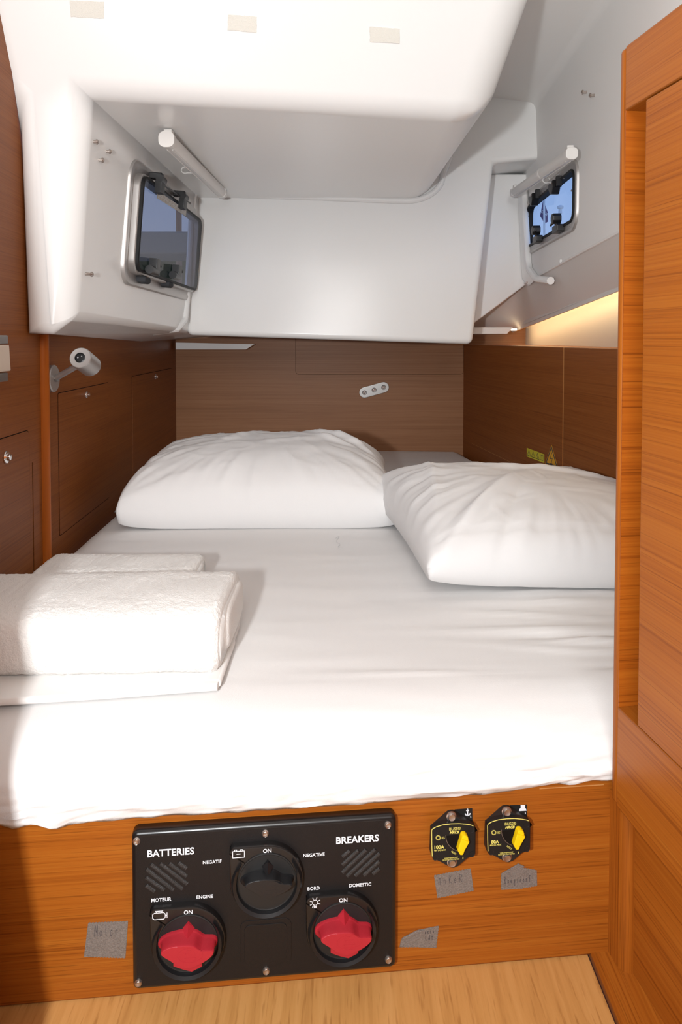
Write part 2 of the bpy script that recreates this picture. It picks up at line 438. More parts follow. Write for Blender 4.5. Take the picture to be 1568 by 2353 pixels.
VT.update(o1=V((-.601, 1.325, .752)), b1=V((-.556, 1.335, .752)), o0=V((-.601, 1.3015, 1.20)), t0=V((-.601, 1.0615, 1.66)),
          c1=V((.300, 1.435, 1.188)), c2=V((.296, 2.33, 1.196)), t1=V((.455, 1.212, 1.66)), s2=V((.33, 2.33, 1.66)),
          u1=V((-.607, 1.44, .752)), u2=V((-.640, 2.23, .735)), x1=V((-.47, 2.799, .757)), x2=V((-.663, 2.799, .742)))
F = [('g%d%d' % (i, j), 'g%d%d' % (i + 1, j), 'g%d%d' % (i + 1, j + 1), 'g%d%d' % (i, j + 1)) for i in range(3) for j in range(3) if (i, j) != (1, 1)]
F += [('g03', 'g13', 'g23', 'g33', 'c2', 'c1'), ('g03', 'g02', 'g01', 'g00', 'b1', 'o1', 'o0'), ('g03', 'o0', 't0', 't1', 'c1'),
      ('c1', 't1', 's2', 'c2'), ('g00', 'g10', 'g20', 'g30', 'u2', 'b1'), ('b1', 'u2', 'u1', 'o1'), ('g30', 'x1', 'x2', 'u2'),
      ('o0', 'o1', 'u1')]
W = {}
def wt(path, x):
    for a, b in zip(path, path[1:]): W[(a, b)] = x
wt(['g03', 'g02', 'g01', 'g00'], .60); wt(['g03', 'c1'], .60); wt(['c1', 'c2'], 1.3); wt(['c1', 't1'], 1.3)
wt(['o0', 'o1'], .55); wt(['t0', 'o0'], .55); wt(['o1', 'b1'], .36); wt(['b1', 'g00'], .22); wt(['g00', 'g10', 'g20', 'g30'], .22)

bm = poly_mesh(VT, F, W)
ceil = struct('ceiling', bm, 'gelcoat', angle=180); add_wbevel(ceil, .06, 7)

# rear block of the same liner
LEAN = .16
def slab(pts, y0, y1):
    bm = B(); loft(bm, [[(p[0], y1, p[1]) for p in pts], [(p[0], y0 + LEAN * (p[1] - .75), p[1]) for p in pts]]); bmesh.ops.recalc_face_normals(bm, faces=bm.faces); return bm
def onA(px, py, out=0.0):
    y = 2.2
    for _ in range(8): y = 2.2 + LEAN * (at(px, py, y).z - .75) - out
    return at(px, py, y)
A = lambda px, py: (onA(px, py).x, onA(px, py).z)
ptsA = [A(428, 770), A(1087, 791), A(1136, 374), A(1264, 362), A(1281, 344), A(1248, 205), A(1120, 183), (.30, 1.56), (-.49, 1.56)]
bm = slab(ptsA, 2.2, 2.798)
rear = obj('rear_block', bm, 'gelcoat', ceil, bevel=.020, seg=5, angle=180)
# recessed face right of the block
Bf = lambda px, py: at(px, py, 2.46)
pB = [Bf(1060, 765), Bf(1212, 652), Bf(1212, 400), Bf(1060, 400)]
bm = B(); loft(bm, [[(p.x, 2.798, p.z) for p in pB], [(p.x, 2.46, p.z) for p in pB]]); bmesh.ops.recalc_face_normals(bm, faces=bm.faces)
obj('recess_face', bm, 'gelcoat', ceil, bevel=.004)
# right inner side with the small window
SX = lambda y: .608 + .0447 * (y - 1.55)
sb = {2.46: at(1213, 652, 2.46).z, 1.55: at(1415, 540, 1.55).z}
k_sb = (sb[1.55] - sb[2.46]) / (1.55 - 2.46)
SB = lambda y: sb[1.55] + k_sb * (y - 1.55)
WIN2 = Frame((SX(2.0), 2.0, 1.2), (-.0447, -1, 0))
w2u0, w2u1 = WIN2.p(1213, 470)[0], WIN2.p(1331, 480)[0]
w2v1 = (WIN2.p(1300, 396)[1] + WIN2.p(1235, 432)[1]) / 2
w2v0 = (WIN2.p(1300, 548)[1] + WIN2.p(1240, 568)[1]) / 2
print('WIN1', wcu, wcv, wwd, wht, 'WIN2', w2u0, w2u1, w2v0, w2v1)
w2cu, w2cv, w2w, w2h = (w2u0 + w2u1) / 2, (w2v0 + w2v1) / 2, w2u1 - w2u0, w2v1 - w2v0
zt = 1.522
ys = [2.799, WIN2.pt(w2cu - w2w / 2 + .022, 0).y, WIN2.pt(w2cu + w2w / 2 - .022, 0).y, .70]
VT = {}
for i, y in enumerate(ys):
    zz = [SB(y), 1.2 + w2cv - w2h / 2 + .022, 1.2 + w2cv + w2h / 2 - .022, zt]
    for j, z in enumerate(zz): VT['g%d%d' % (i, j)] = V((SX(y), y, z))
    VT['d%d' % i] = V((.20, y, 1.575))
F = [('g%d%d' % (i, j), 'g%d%d' % (i + 1, j), 'g%d%d' % (i + 1, j + 1), 'g%d%d' % (i, j + 1)) for i in range(3) for j in range(3) if (i, j) != (1, 1)]
F += [('g%d3' % i, 'g%d3' % (i + 1), 'd%d' % (i + 1), 'd%d' % i) for i in range(3)]
W = {}; wt(['g03', 'g13', 'g23', 'g33'], .5)
bm = poly_mesh(VT, F, W)
side = obj('side_liner', bm, 'gelcoat_matt', ceil, angle=180); add_wbevel(side, .05, 4)
# headliner soffit below the side, twisted towards the hull
L1 = [V((SX(y), y, SB(y))) for y in (2.46, 2.1, 1.8, 1.55, 1.2, .8)]
n2, f2 = at(1413, 667, 1.75), at(1190, 756, 2.65)
def L2(y): t = (y - 2.65) / (1.75 - 2.65); return f2 * (1 - t) + n2 * t
bm = B()
rows = [[at(1060, 765, 2.46), at(1060, 765, 2.46) + V((-.02, .02, 0))], ]
top = [at(1060, 746, 2.74), at(1105, 723, 2.66), at(1160, 686, 2.57), at(1205, 655, 2.50)] + L1[1:]; bot = [at(1085, 760, 2.75)] + [L2(y) for y in (2.74, 2.66, 2.55, 2.2, 1.95, 1.75, 1.3, .8)]
nsub = 6; grid = []
for p, q in zip(top, bot): grid.append([bm.verts.new(p.lerp(q, k / nsub)) for k in range(nsub + 1)])
for r0, r1 in zip(grid, grid[1:]):
    for k in range(nsub): bm.faces.new((r0[k], r0[k + 1], r1[k + 1], r1[k]))
bmesh.ops.recalc_face_normals(bm, faces=bm.faces)
obj('soffit', bm, 'headliner', ceil, angle=60)
bm = B(); tube(bm, [V((SX(y) - .001, y, SB(y) + .002)) for y in (2.46, 2.1, 1.8, 1.55, 1.2, .8)], .004, 8); obj('side_lip', bm, 'gelcoat_matt', ceil)
bm = B(); cv = [(bm.verts.new(L2(y) + V((-.004, 0, .006))), bm.verts.new(L2(y) + V((0, 0, .05))), bm.verts.new((.744, y, L2(y).z + .055))) for y in (2.79, 2.3, 1.8, 1.3, .75)]
for p, q in zip(cv, cv[1:]):
    for k in (0, 1): bm.faces.new((p[k], p[k + 1], q[k + 1], q[k]))
bmesh.ops.recalc_face_normals(bm, faces=bm.faces); obj('light_cove', bm, 'headliner', ceil, angle=30)
# flange end under the recessed face
q = [at(1060, 752, 2.6), at(1180, 752, 2.6), at(1166, 768, 2.6), at(1060, 768, 2.6)]
bm = B(); loft(bm, [[(p.x, 2.66, p.z) for p in q], [(p.x, 2.6, p.z) for p in q]]); bmesh.ops.recalc_face_normals(bm, faces=bm.faces)
obj('flange_end', bm, 'gelcoat', ceil, bevel=.003)
# raised seams
def bead(pts, r, flat=1.0, n=6):
    bm = B(); tube(bm, smooth_path(pts, n), r, 10, flat=flat); return obj('seam_bead', bm, 'gelcoat', ceil)
Y_ = 2.195
bead([onA(452, 452, .004), onA(480, 447, .004), onA(700, 453, .004), onA(900, 461, .004), onA(955, 460, .004), onA(990, 447, .004), onA(1012, 425, .004), onA(1020, 400, .004), onA(1035, 360, .004)], .0095)
bead([at(446, 446, 2.22), at(441, 480, 2.20), at(436, 580, 2.19), at(431, 668, 2.18), at(426, 728, 2.15), at(424, 737, 2.14), at(411, 753, 2.10), at(406, 757, 2.09), at(352, 763, 2.0)], .0095, n=1)
bead([onA(1100, 187, .010), onA(1120, 189, .010), onA(1180, 197, .010), onA(1236, 209, .010), onA(1248, 222, .010), onA(1268, 270, .010), onA(1277, 310, .010), onA(1284, 365, .010)], .011)
PB = [at(1205, 436, 2.42), at(1208, 500, 2.40), at(1214, 600, 2.365), at(1217, 620, 2.345), at(1231, 639, 2.255), at(1238, 642, 2.215), at(1266, 645, 2.06)]
bead(PB, .0115, n=1)
P1 = [at(1190, 424, 2.457), at(1193, 500, 2.457), at(1199, 620, 2.457), at(1201, 640, 2.457), at(1214, 660, 2.455)]
bm = B(); v0 = [bm.verts.new(p) for p in P1]; v1 = [bm.verts.new(p + V((0, 0, -.004 * (i > 3)))) for i, p in enumerate([PB[0], PB[1], PB[2], PB[3], PB[4]])]
for i in range(4): bm.faces.new((v0[i], v0[i + 1], v1[i + 1], v1[i]))
bmesh.ops.recalc_face_normals(bm, faces=bm.faces); obj('flange_chamfer', bm, 'gelcoat', ceil, angle=180)
q = [at(404, 787, 2.72), at(584, 791, 2.72), at(565, 803, 2.72), at(404, 803, 2.72)]
bm = B(); loft(bm, [[(p.x, 2.76, p.z) for p in q], [(p.x, 2.72, p.z) for p in q]]); bmesh.ops.recalc_face_normals(bm, faces=bm.faces)
obj('liner_edge', bm, 'gelcoat', ceil)
# shallow raised panel on the sloping front
SL = Frame(VT.get('zz', V((-.476, 1.32, 1.20))), (V((.300, 1.435, 1.188)) - V((-.476, 1.32, 1.20))), (V((-.601, 1.0615, 1.66)) - V((-.601, 1.3015, 1.20))))
pu, pv = SL.p(950, 48)
qu, qv = SL.p(240, 0)
bm = B(); prism(bm, rr(pu - .42, pv + .16, .84, .32, .022, 6), -.004, .013, .011)
obj('overhead_panel', bm, 'gelcoat', ceil, angle=180)

# ---------------------------------------------------------------- windows
def hexscrew(bm, u, v, w_, r=.003): lathe(bm, [(r, 0), (r * .95, .0012), (r * .6, .002), (r * .2, .0022)], Matrix.Translation((u, v, w_)), 10)
def off(loop, du_, dv_): return [(p[0] + du_, p[1] + dv_) for p in loop]
# window_1: proud hinged light on the left
N = 7
bm = B(); R1 = .050
prf = [(0, 0, -.012), (0, 0, .003), (.003, 0, .0075), (.012, 0, .009), (.020, 0, .0055), (.036, 0, .0050), (.036, 0, -.012)]
ring(bm, [(rr(wcu, wcv, wwd - 2 * d, wht - 2 * d, max(R1 - d, .012), N), w_) for d, _, w_ in prf])
win1 = struct('window_1', bm, 'alu', WIN1)
iw, ih = wwd - .054, wht - .056
bm = B()
ring(bm, [(rr(wcu, wcv, iw - 2 * d, ih - 2 * d, .036 - d, N), w_) for d, w_ in ((0, .004), (0, .019), (.002, .021), (.008, .021), (.008, .004))])
obj('frame_band', bm, 'alu', win1)
bm = B()
ring(bm, [(rr(wcu + .001, wcv, iw - .012 - 2 * d, ih - .012 - 2 * d, .027 - d, N), w_) for d, w_ in ((0, .018), (0, .027), (.0015, .028), (.006, .028), (.006, .018))])
obj('gasket', bm, 'rubber', win1)
bm = B(); prism(bm, rr(wcu + .001, wcv, iw - .018, ih - .018, .024, N), .0245, .0278); obj('pane', bm, 'glass_tinted', win1)
def w1(px, py, w_=.028): return WIN1.p(px, py, w_)
for (px, py) in ((372, 428), (424, 466)):                        # hinges on the upper edge
    u, v = w1(px, py, .040)
    bm = B(); prism(bm, [(u - .016, v - .018), (u + .014, v - .018), (u + .014, v + .010), (u - .016, v + .010)], .028, .044, .002); h = obj('hinge', bm, 'blackplastic', win1)
    bm = B(); tube(bm, [(u - .017, v + .016, .038), (u + .018, v + .016, .038)], .0095, 12); obj('hinge_barrel', bm, 'blackplastic', h)
    bm = B(); box(bm, u - .014, u + .004, v + .014, v + .030, .010, .042); obj('hinge_plate', bm, 'blackplastic', h, bevel=.002)
bm = B(); tube(bm, [(w1(360, 420)[0], w1(360, 420)[1] + .004, .030), (w1(436, 470)[0], w1(436, 470)[1] + .004, .030)], .0022, 8); obj('hinge_rod', bm, 'blackplastic', win1)
for (px, py) in ((352, 622), (404, 634)):                        # two lever latches on the lower edge
    u, v = w1(px, py, .040)
    bm = B(); tube(bm, [(u - .030, v, .040), (u + .022, v, .040)], .0105, 14); k = obj('latch_barrel', bm, 'blackplastic', win1)
    bm = B(); prism(bm, [(u - .004, v - .002), (u + .024, v - .002), (u + .024, v + .020), (u + .034, v + .012), (u + .036, v + .018), (u + .026, v + .030), (u - .004, v + .030)], .030, .050, .002); obj('latch_lever', bm, 'blackplastic', k)
    bm = B(); prism(bm, rr(u + .004, v - .024, .046, .017, .008, 5), .006, .030, .006); obj('latch_pad', bm, 'greypad', win1)
bm = B()
for px, py in ((307, 450), (294, 563), (318, 650), (343, 657), (371, 665), (391, 670), (345, 395)):
    u, v = WIN1.p(px, py, .006); hexscrew(bm, u, v, .005)
obj('frame_screws', bm, 'steel', win1)
ca, cb = w1(361, 447), w1(428, 490)
an = math.atan2(cb[1] - ca[1], cb[0] - ca[0]); mid = ((ca[0] + cb[0]) / 2, (ca[1] + cb[1]) / 2); ln = math.hypot(cb[0] - ca[0], cb[1] - ca[1])
lab = []
bm = B(); nx = V((-math.sin(an), math.cos(an))); ax = V((math.cos(an), math.sin(an))); c = V(mid)
q = [c + ax * s1 * ln * .5 + nx * s2 * .0085 for s1, s2 in ((-1, -1), (1, -1), (1, 1), (-1, 1))]
prism(bm, [(p.x, p.y) for p in q], .0279, .0283); g = obj('glass_label', bm, 'outside_grey', win1)
for k, sss in ((.0042, 'PANNEAU ETANCHE. DOIT ETRE FERME EN NAVIGATION'), (-.0042, 'WATERTIGHT CLOSURE. KEEP SHUT WHEN UNDERWAY')):
    p = c + nx * k; obj('lettering', text_bm(sss, p.x, p.y, ln * .97, .0284, .0, rot=an, h=.0001, sy=1.35), 'print_pale', g)

# window_2: recessed port on the right
bm = B(); R2 = .052
ring(bm, [(rr(w2cu, w2cv, w2w - 2 * d, w2h - 2 * d, max(R2 - d, .015), N), w_) for d, w_ in ((0, -.004), (0, .003), (.002, .0065), (.008, .0075), (.010, .0055), (.026, .0050), (.026, -.012))])
win2 = struct('window_2', bm, 'alu', WIN2)
bm = B()
ring(bm, [(rr(w2cu, w2cv, w2w - .048 - 2 * d, w2h - .048 - 2 * d, .034 - d, N), w_) for d, w_ in ((0, .003), (0, .008), (.003, .010), (.0075, .008), (.009, -.012), (.002, -.012))])
obj('gasket', bm, 'rubber', win2)
bm = B(); prism(bm, rr(w2cu, w2cv, w2w - .064, w2h - .064, .026, N), -.011, -.008); obj('pane', bm, 'glass_clear', win2)
def w2(px, py, w_=.01): return WIN2.p(px, py, w_)
for (px, py) in ((1227, 456), (1274, 428)):
    u, v = w2(px, py, .018)
    bm = B(); prism(bm, [(u - .030, v + .010), (u + .016, v + .014), (u + .022, v - .006), (u + .009, v - .024), (u - .010, v - .022), (u - .030, v - .004)], .006, .028, .003); h = obj('hinge', bm, 'blackplastic', win2)
    bm = B(); prism(bm, rr(u + .027, v + .008, .014, .030, .003, 3), .005, .020, .002); obj('hinge_plate', bm, 'blackplastic', h)
    bm = B(); hexscrew(bm, u + .008, v + .007, .028, .0034); obj('hinge_screw', bm, 'chrome', h)
for (px, py) in ((1237, 550), (1284, 526)):
    u, v = w2(px, py, .014)
    bm = B(); prism(bm, rr(u, v, .054, .021, .004, 4), .006, .026, .003); k = obj('latch_base', bm, 'blackplastic', win2)
    bm = B(); tube(bm, [(u + .004, v + .006, .020), (u + .002, v + .022, .022)], .005, 8); obj('latch_stem', bm, 'blackplastic', k)
    bm = B(); prism(bm, circ(u + .002, v + .028, .0155, 8, .4), .010, .034, .004); obj('latch_knob', bm, 'blackplastic', k)
    s_ = 1 if px < 1250 else -1
    bm = B(); tube(bm, [(u + .002 + s_ * .008, v + .024, .026), (u + s_ * .030, v + (.026 if s_ > 0 else .014), .028)], [.005, .003], 8); obj('latch_lever', bm, 'blackplastic', k)
bm = B()
for px, py in ((1296, 409), (1247, 440), (1313, 438), (1317, 477), (1309, 522), (1258, 546), (1214, 497), (1217, 530)):
    u, v = w2(px, py, .006); hexscrew(bm, u, v, .0045, .0028)
obj('frame_screws', bm, 'steel', win2)

# ---------------------------------------------------------------- world outside the windows
def outside_box(name, lo, hi, mt, label, cat):
    bm = B(); box(bm, lo[0], hi[0], lo[1], hi[1], lo[2], hi[2]); o = obj(name, bm, mat=mt, bevel=.01); tag(o, label, cat); return o
bm = B(); box(bm, -5, 5, 2.95, 9, -.45, -.4); struct('ground', bm, 'outside_grey')
p, q = at(310, 529, 3.2), at(445, 584, 3.2)
outside_box('deck_box', (p.x - .5, 3.2, q.z), (q.x + .25, 3.5, p.z - .004), 'outside_grey', 'grey deck box seen through the tinted left window', 'deck box')
bx = SC.objects['deck_box']
for lx in (p.x - .45, q.x + .20):
    bm = B(); box(bm, lx - .02, lx + .02, 3.33, 3.37, -.4, q.z + .002); obj('leg', bm, 'outside_grey', bx)
p, q = at(403, 440, 3.8), at(415, 520, 3.8)
outside_box('wooden_post', (p.x, 3.8, -.4), (q.x, 3.84, p.z + .3), 'outside_wood', 'pale wooden post standing behind the left window', 'post')
bm = B(); r_ = []
for i in range(14):
    for j in range(6): pass
p, q = at(310, 586, 6.0), at(400, 640, 6.0)
bmesh.ops.create_grid(bm, x_segments=24, y_segments=10, size=.5)
for v in bm.verts:
    fx, fz = v.co.x + .5, v.co.y + .5
    v.co = V((p.x - .6 + fx * (q.x - p.x + 1.2), 6 + .15 * nz(fx * 9, fz * 6), -.4 + fz * (p.z + .38) + .04 * fz * nz(fx * 14, 3)))
r = bmesh.ops.extrude_face_region(bm, geom=bm.faces[:]); bmesh.ops.translate(bm, verts=[g for g in r['geom'] if isinstance(g, bmesh.types.BMVert)], vec=(0, .5, 0))
tag(obj('hedge', bm, 'outside_green'), 'dull green bank low behind the left window', 'bank')
Yf = 4.0
fl = [(1252, 458), (1262, 486), (1262, 508), (1256, 512), (1245, 494)]
bm = B(); P_ = [at(x, y, Yf) for x, y in fl]
loft(bm, [[(p.x, Yf + .03, p.z) for p in P_], [(p.x, Yf + .022, p.z) for p in P_]]); bmesh.ops.recalc_face_normals(bm, faces=bm.faces)
fp_ = at(1262, 512, Yf)
flag = thing('flag', 'purple flag on a thin white staff seen through the right window', 'flag', WORLD, (fp_.x, Yf, -.4))
obj('cloth', bm, 'flag_purple', flag)
bm = B(); tube(bm, [at(1251, 455, Yf), V((at(1262, 512, Yf).x, Yf, -.4))], .006, 8); obj('staff', bm, 'white_paint', flag)
t_ = text_bm('ONE', 0, 0, .045, 0, .0, rot=-.5, h=.002); c_ = at(1254, 488, Yf)
for v in t_.verts: v.co = V((c_.x + v.co.x, Yf + .020 - v.co.z, c_.z + v.co.y))
obj('lettering', t_, 'print_white', flag)
c_ = at(1288, 492, Yf)
bm = B(); lathe(bm, [(.005, -.4 - c_.z), (.006, 0), (.011, .004), (.009, .03), (.018, .033), (.018, .045), (.007, .05)], Matrix.Translation(c_), 16)
tag(obj('navigation_light', bm, 'white_paint'), 'small white stern light on its stem outside the right window', 'light')

# ---------------------------------------------------------------- entrance bulkhead (right), toe kick
bm = B(); box(bm, 0, .0128, .203, 1.068, -.050, 0)
bk = struct('wall_entrance', bm, 'teak_v', BULK, bevel=.005, seg=3)
bm = B(); box(bm, .0128, 1.3, .9965, 1.068, -.05, 0); obj('top_rail', bm, 'teak_w', bk, bevel=.0015)
bm = B(); box(bm, .0128, 1.3, .203, .3195, -.05, 0); obj('bottom_rail', bm, 'teak_w', bk, bevel=.0015)
bm = B(); box(bm, .0126, .0140, .3195, .9965, -.050, -.0008); obj('stile_edge', bm, 'teak_slot', bk)
bm = B(); box(bm, .054, 1.3, .3205, .9945, -.020, .0002); obj('door_panel', bm, 'teak_w', bk, bevel=.0012)
bm = B(); box(bm, .0128, 1.3, .30, 1.02, -.070, -.050); obj('back_board', bm, 'teak_w', bk)
tu0 = BULK.uv(FRONT.pt(FRONT.p(1420, 2050)[0], .1))
bm = B(); box(bm, -.02, 1.3, .004, .203, -.060, -.022)
obj('toe_board', bm, 'teak_w', bk)
bm = B()
uc, vc, wc = BULK.uv(FRONT.pt(FRONT.p(1421, 2050)[0], .1)); 
pr = [(-.03, -.03), (-.03, -.008), (.004, -.0085)] + [(.004 + .012 * math.sin(a), -.0205 + .012 * math.cos(a)) for a in [i * PI / 16 for i in range(1, 9)]] + [(.016, -.03)]
loft(bm, [[(u, .004, w_) for u, w_ in pr], [(u, .2035, w_) for u, w_ in pr]]); bmesh.ops.recalc_face_normals(bm, faces=bm.faces)
obj('corner_post', bm, 'teak_v', bk)

# room behind the photographer, out of the picture
bm = B(); box(bm, -1.15, -1.1, -1.65, .75, 0, 1.8); struct('wall_port', bm, 'saloon_white')
bm = B(); box(bm, -1.15, 1.2, -1.65, -1.6, 0, 1.8); struct('wall_rear', bm, 'teak_u')
bm = B(); box(bm, .75, .80, -1.65, .75, 0, 1.8); struct('wall_starboard', bm, 'saloon_white')
bm = B(); box(bm, -1.15, 1.2, -1.65, 1.15, 1.80, 1.84); struct('trim_4', bm, 'saloon_white')
bm = B(); box(bm, -1.12, -.575, .60, .617, 0, 1.8); struct('wall_return', bm, 'saloon_white')
bm = B(); box(bm, -.66, .80, 1.20, 1.22, 1.56, 1.84); struct('wall_head', bm, 'saloon_white')
bm = B()                                                        # edge of the cabin doorway
q = [(-.62, .0), (-.286, .0), (-.518, 1.66), (-.62, 1.66)]
loft(bm, [[(x, .57, z) for x, z in q], [(x, .545, z) for x, z in q]]); bmesh.ops.recalc_face_normals(bm, faces=bm.faces)
struct('door_1', bm, 'teak_u')

# ---------------------------------------------------------------- berth base
base = thing('berth_base', 'teak front board of the berth under the white mattress', 'bed base', FRONT, (0, 0, 0))
ur = FRONT.p(1412, 1900)[0]
bm = B(); box(bm, -.62, .332, .0005, .2150, -.018, 0); obj('front_board', bm, 'teak_u', base, bevel=.003)
bm = B()
box(bm, -.60, .33, .18, .2, -.6, -.018); obj('slat_board', bm, 'teak_u', base)
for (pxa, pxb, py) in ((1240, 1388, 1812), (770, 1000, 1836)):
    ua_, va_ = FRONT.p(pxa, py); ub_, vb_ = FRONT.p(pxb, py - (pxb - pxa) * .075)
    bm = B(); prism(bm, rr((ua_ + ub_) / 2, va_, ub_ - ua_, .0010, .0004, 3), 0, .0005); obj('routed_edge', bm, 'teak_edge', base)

# ---------------------------------------------------------------- mattress in its fitted sheet
def XL(y): return -.585 - .036 * (y - 1.4)
def XR(y): return .4934 + .12 * (2.8 - y) - .012
def YF(x): return .7855 + .096 * x - .004
def mattress():
    bm = B(); NU, NT, NF = 190, 150, 26
    cols = [k / NU for k in range(NU + 1)]
    rows = []
    # profile entries: ('f', t) front face, ('t', t) top
    prof = [('h', k / 4) for k in range(4)] + [('f', k / NF) for k in range(NF)] + [('t', (k / NT) ** 1.25) for k in range(NT + 1)] + [('b', 1), ('b', 2)]
    for kind, t in prof:
        row = []
        for f in cols:
            x0 = XL(.8) + f * (XR(.8) - XL(.8)); yf = YF(x0)
            hem = .207 + .0022 * nz(x0 * 9, 1.3) + .0022 * nz(x0 * 23, 4.1) + .011 * sm(.08, .30, x0) + .004 * sm(-.30, -.40, x0)
            hem -= .006 * math.exp(-((x0 + .315) / .014) ** 2) + .004 * math.exp(-((x0 + .36) / .012) ** 2)
            if kind == 'h': y, z = yf + .012 - .012 * t, hem + .010 - .010 * t; x = x0
            elif kind == 'f':
                a = t * PI / 2
                zt_ = .290; r_ = .052
                if t < .35:
                    s_ = t / .35; z = hem + (.238 - hem) * s_; y = yf - .005 * math.sin(s_ * PI * .75)
                else:
                    a = (t - .35) / .65 * PI / 2; z = .238 + r_ * math.sin(a); y = yf - .0035 + .115 * (1 - math.cos(a)) ** 1.15
                x = x0; z += .004 * math.sin(PI * f) * sm(.35, 1, t)
            elif kind == 't':
                y = yf + .1115 + t * (2.788 - yf - .1115); x = XL(y) + f * (XR(y) - XL(y)); z = .290 + .004 * sm(0, .25, t) + .004 * math.sin(PI * f)
                d = 2.788 - y
                if d < .03: z -= .03 - math.sqrt(max(0, .0009 - (.03 - d) ** 2))
            else: y = 2.79; x = XL(y) + f * (XR(y) - XL(y)); z = .26 if t == 1 else .18
            if kind in 'ft':
                # sides roll down
                dl, dr = x - XL(y), XR(y) - x; R = .045
                for d in (dl, dr):
                    if d < R: z -= (R - math.sqrt(max(0, R * R - (R - d) ** 2))) * (1.0 if kind == 't' else .3)
                # creases in the sheet
                wv = .0011 * nz(x * 3, y * 16, 2) + .0006 * nz(x * 7, y * 40, 5)
                m = sm(.10, .40, x) * sm(2.0, 1.2, y)
                wv += m * (.0030 * max(0, .16 - abs(nz(x * 2.6, y * 17 + .6 * x, 9))) / .16 + .0010 * nz(x * 5, y * 60, 1))
                for cx_, cy_, lx, ly, hh_ in ((.33, 1.06, .13, .009, .0055), (.36, 1.035, .10, .007, -.004), (.40, 1.02, .10, .007, .005), (.30, 1.12, .10, .008, .003), (.38, 1.17, .13, .007, .004), (.35, 1.21, .16, .006, .003), (.07, 1.15, .02, .005, .0015), (.10, .92, .10, .006, .002), (.05, .83, .12, .01, .0015)):
                    wv += hh_ * math.exp(-((x - cx_) / lx) ** 2 - ((y - cy_ - .02 * (x - cx_)) / ly) ** 2)
                z += wv
                if kind == 'f':
                    k = (1 - t)
                    fo = .0052 * nz(x * 20 + 26 * t, t * 3.0, 3) * sm(.05, .45, k) + .0026 * nz(x * 46 + 30 * t, t * 5, 8) * sm(.3, .9, k)
                    fo += .0042 * (nz(x * 5, (z - .06 * x) * 70, 6)) * sm(-.02, .12, x)
                    # the long fold at the lower right
                    zc = .219 + (x - .06) * .055 + .004 * math.sin(x * 21)
                    fo += sm(.0, .10, x) * .0055 * math.exp(-((z - zc) / .0055) ** 2) - sm(.0, .10, x) * .003 * math.exp(-((z - zc - .011) / .004) ** 2)
                    y -= fo
            row.append(bm.verts.new((x, y, z)))
        rows.append(row)
    for a, b in zip(rows, rows[1:]):
        for k in range(NU): bm.faces.new((a[k], a[k + 1], b[k + 1], b[k]))
    # sides and bottom
    bl = []
    for s_ in (0, -1):
        low = [bm.verts.new((r[s_].co.x, r[s_].co.y, .2003)) for r in rows[6:]]
        for i in range(len(low) - 1):
            q = (rows[6 + i][s_], rows[7 + i][s_], low[i + 1], low[i]); bm.faces.new(q if s_ == 0 else q[::-1])
    bmesh.ops.recalc_face_normals(bm, faces=bm.faces)
    return bm
mt = thing('mattress', 'wide mattress in a white fitted sheet filling the berth', 'mattress', WORLD, (0, 1.7, .2))
obj('fitted_sheet', mattress(), 'cotton_sheet', mt, angle=180)

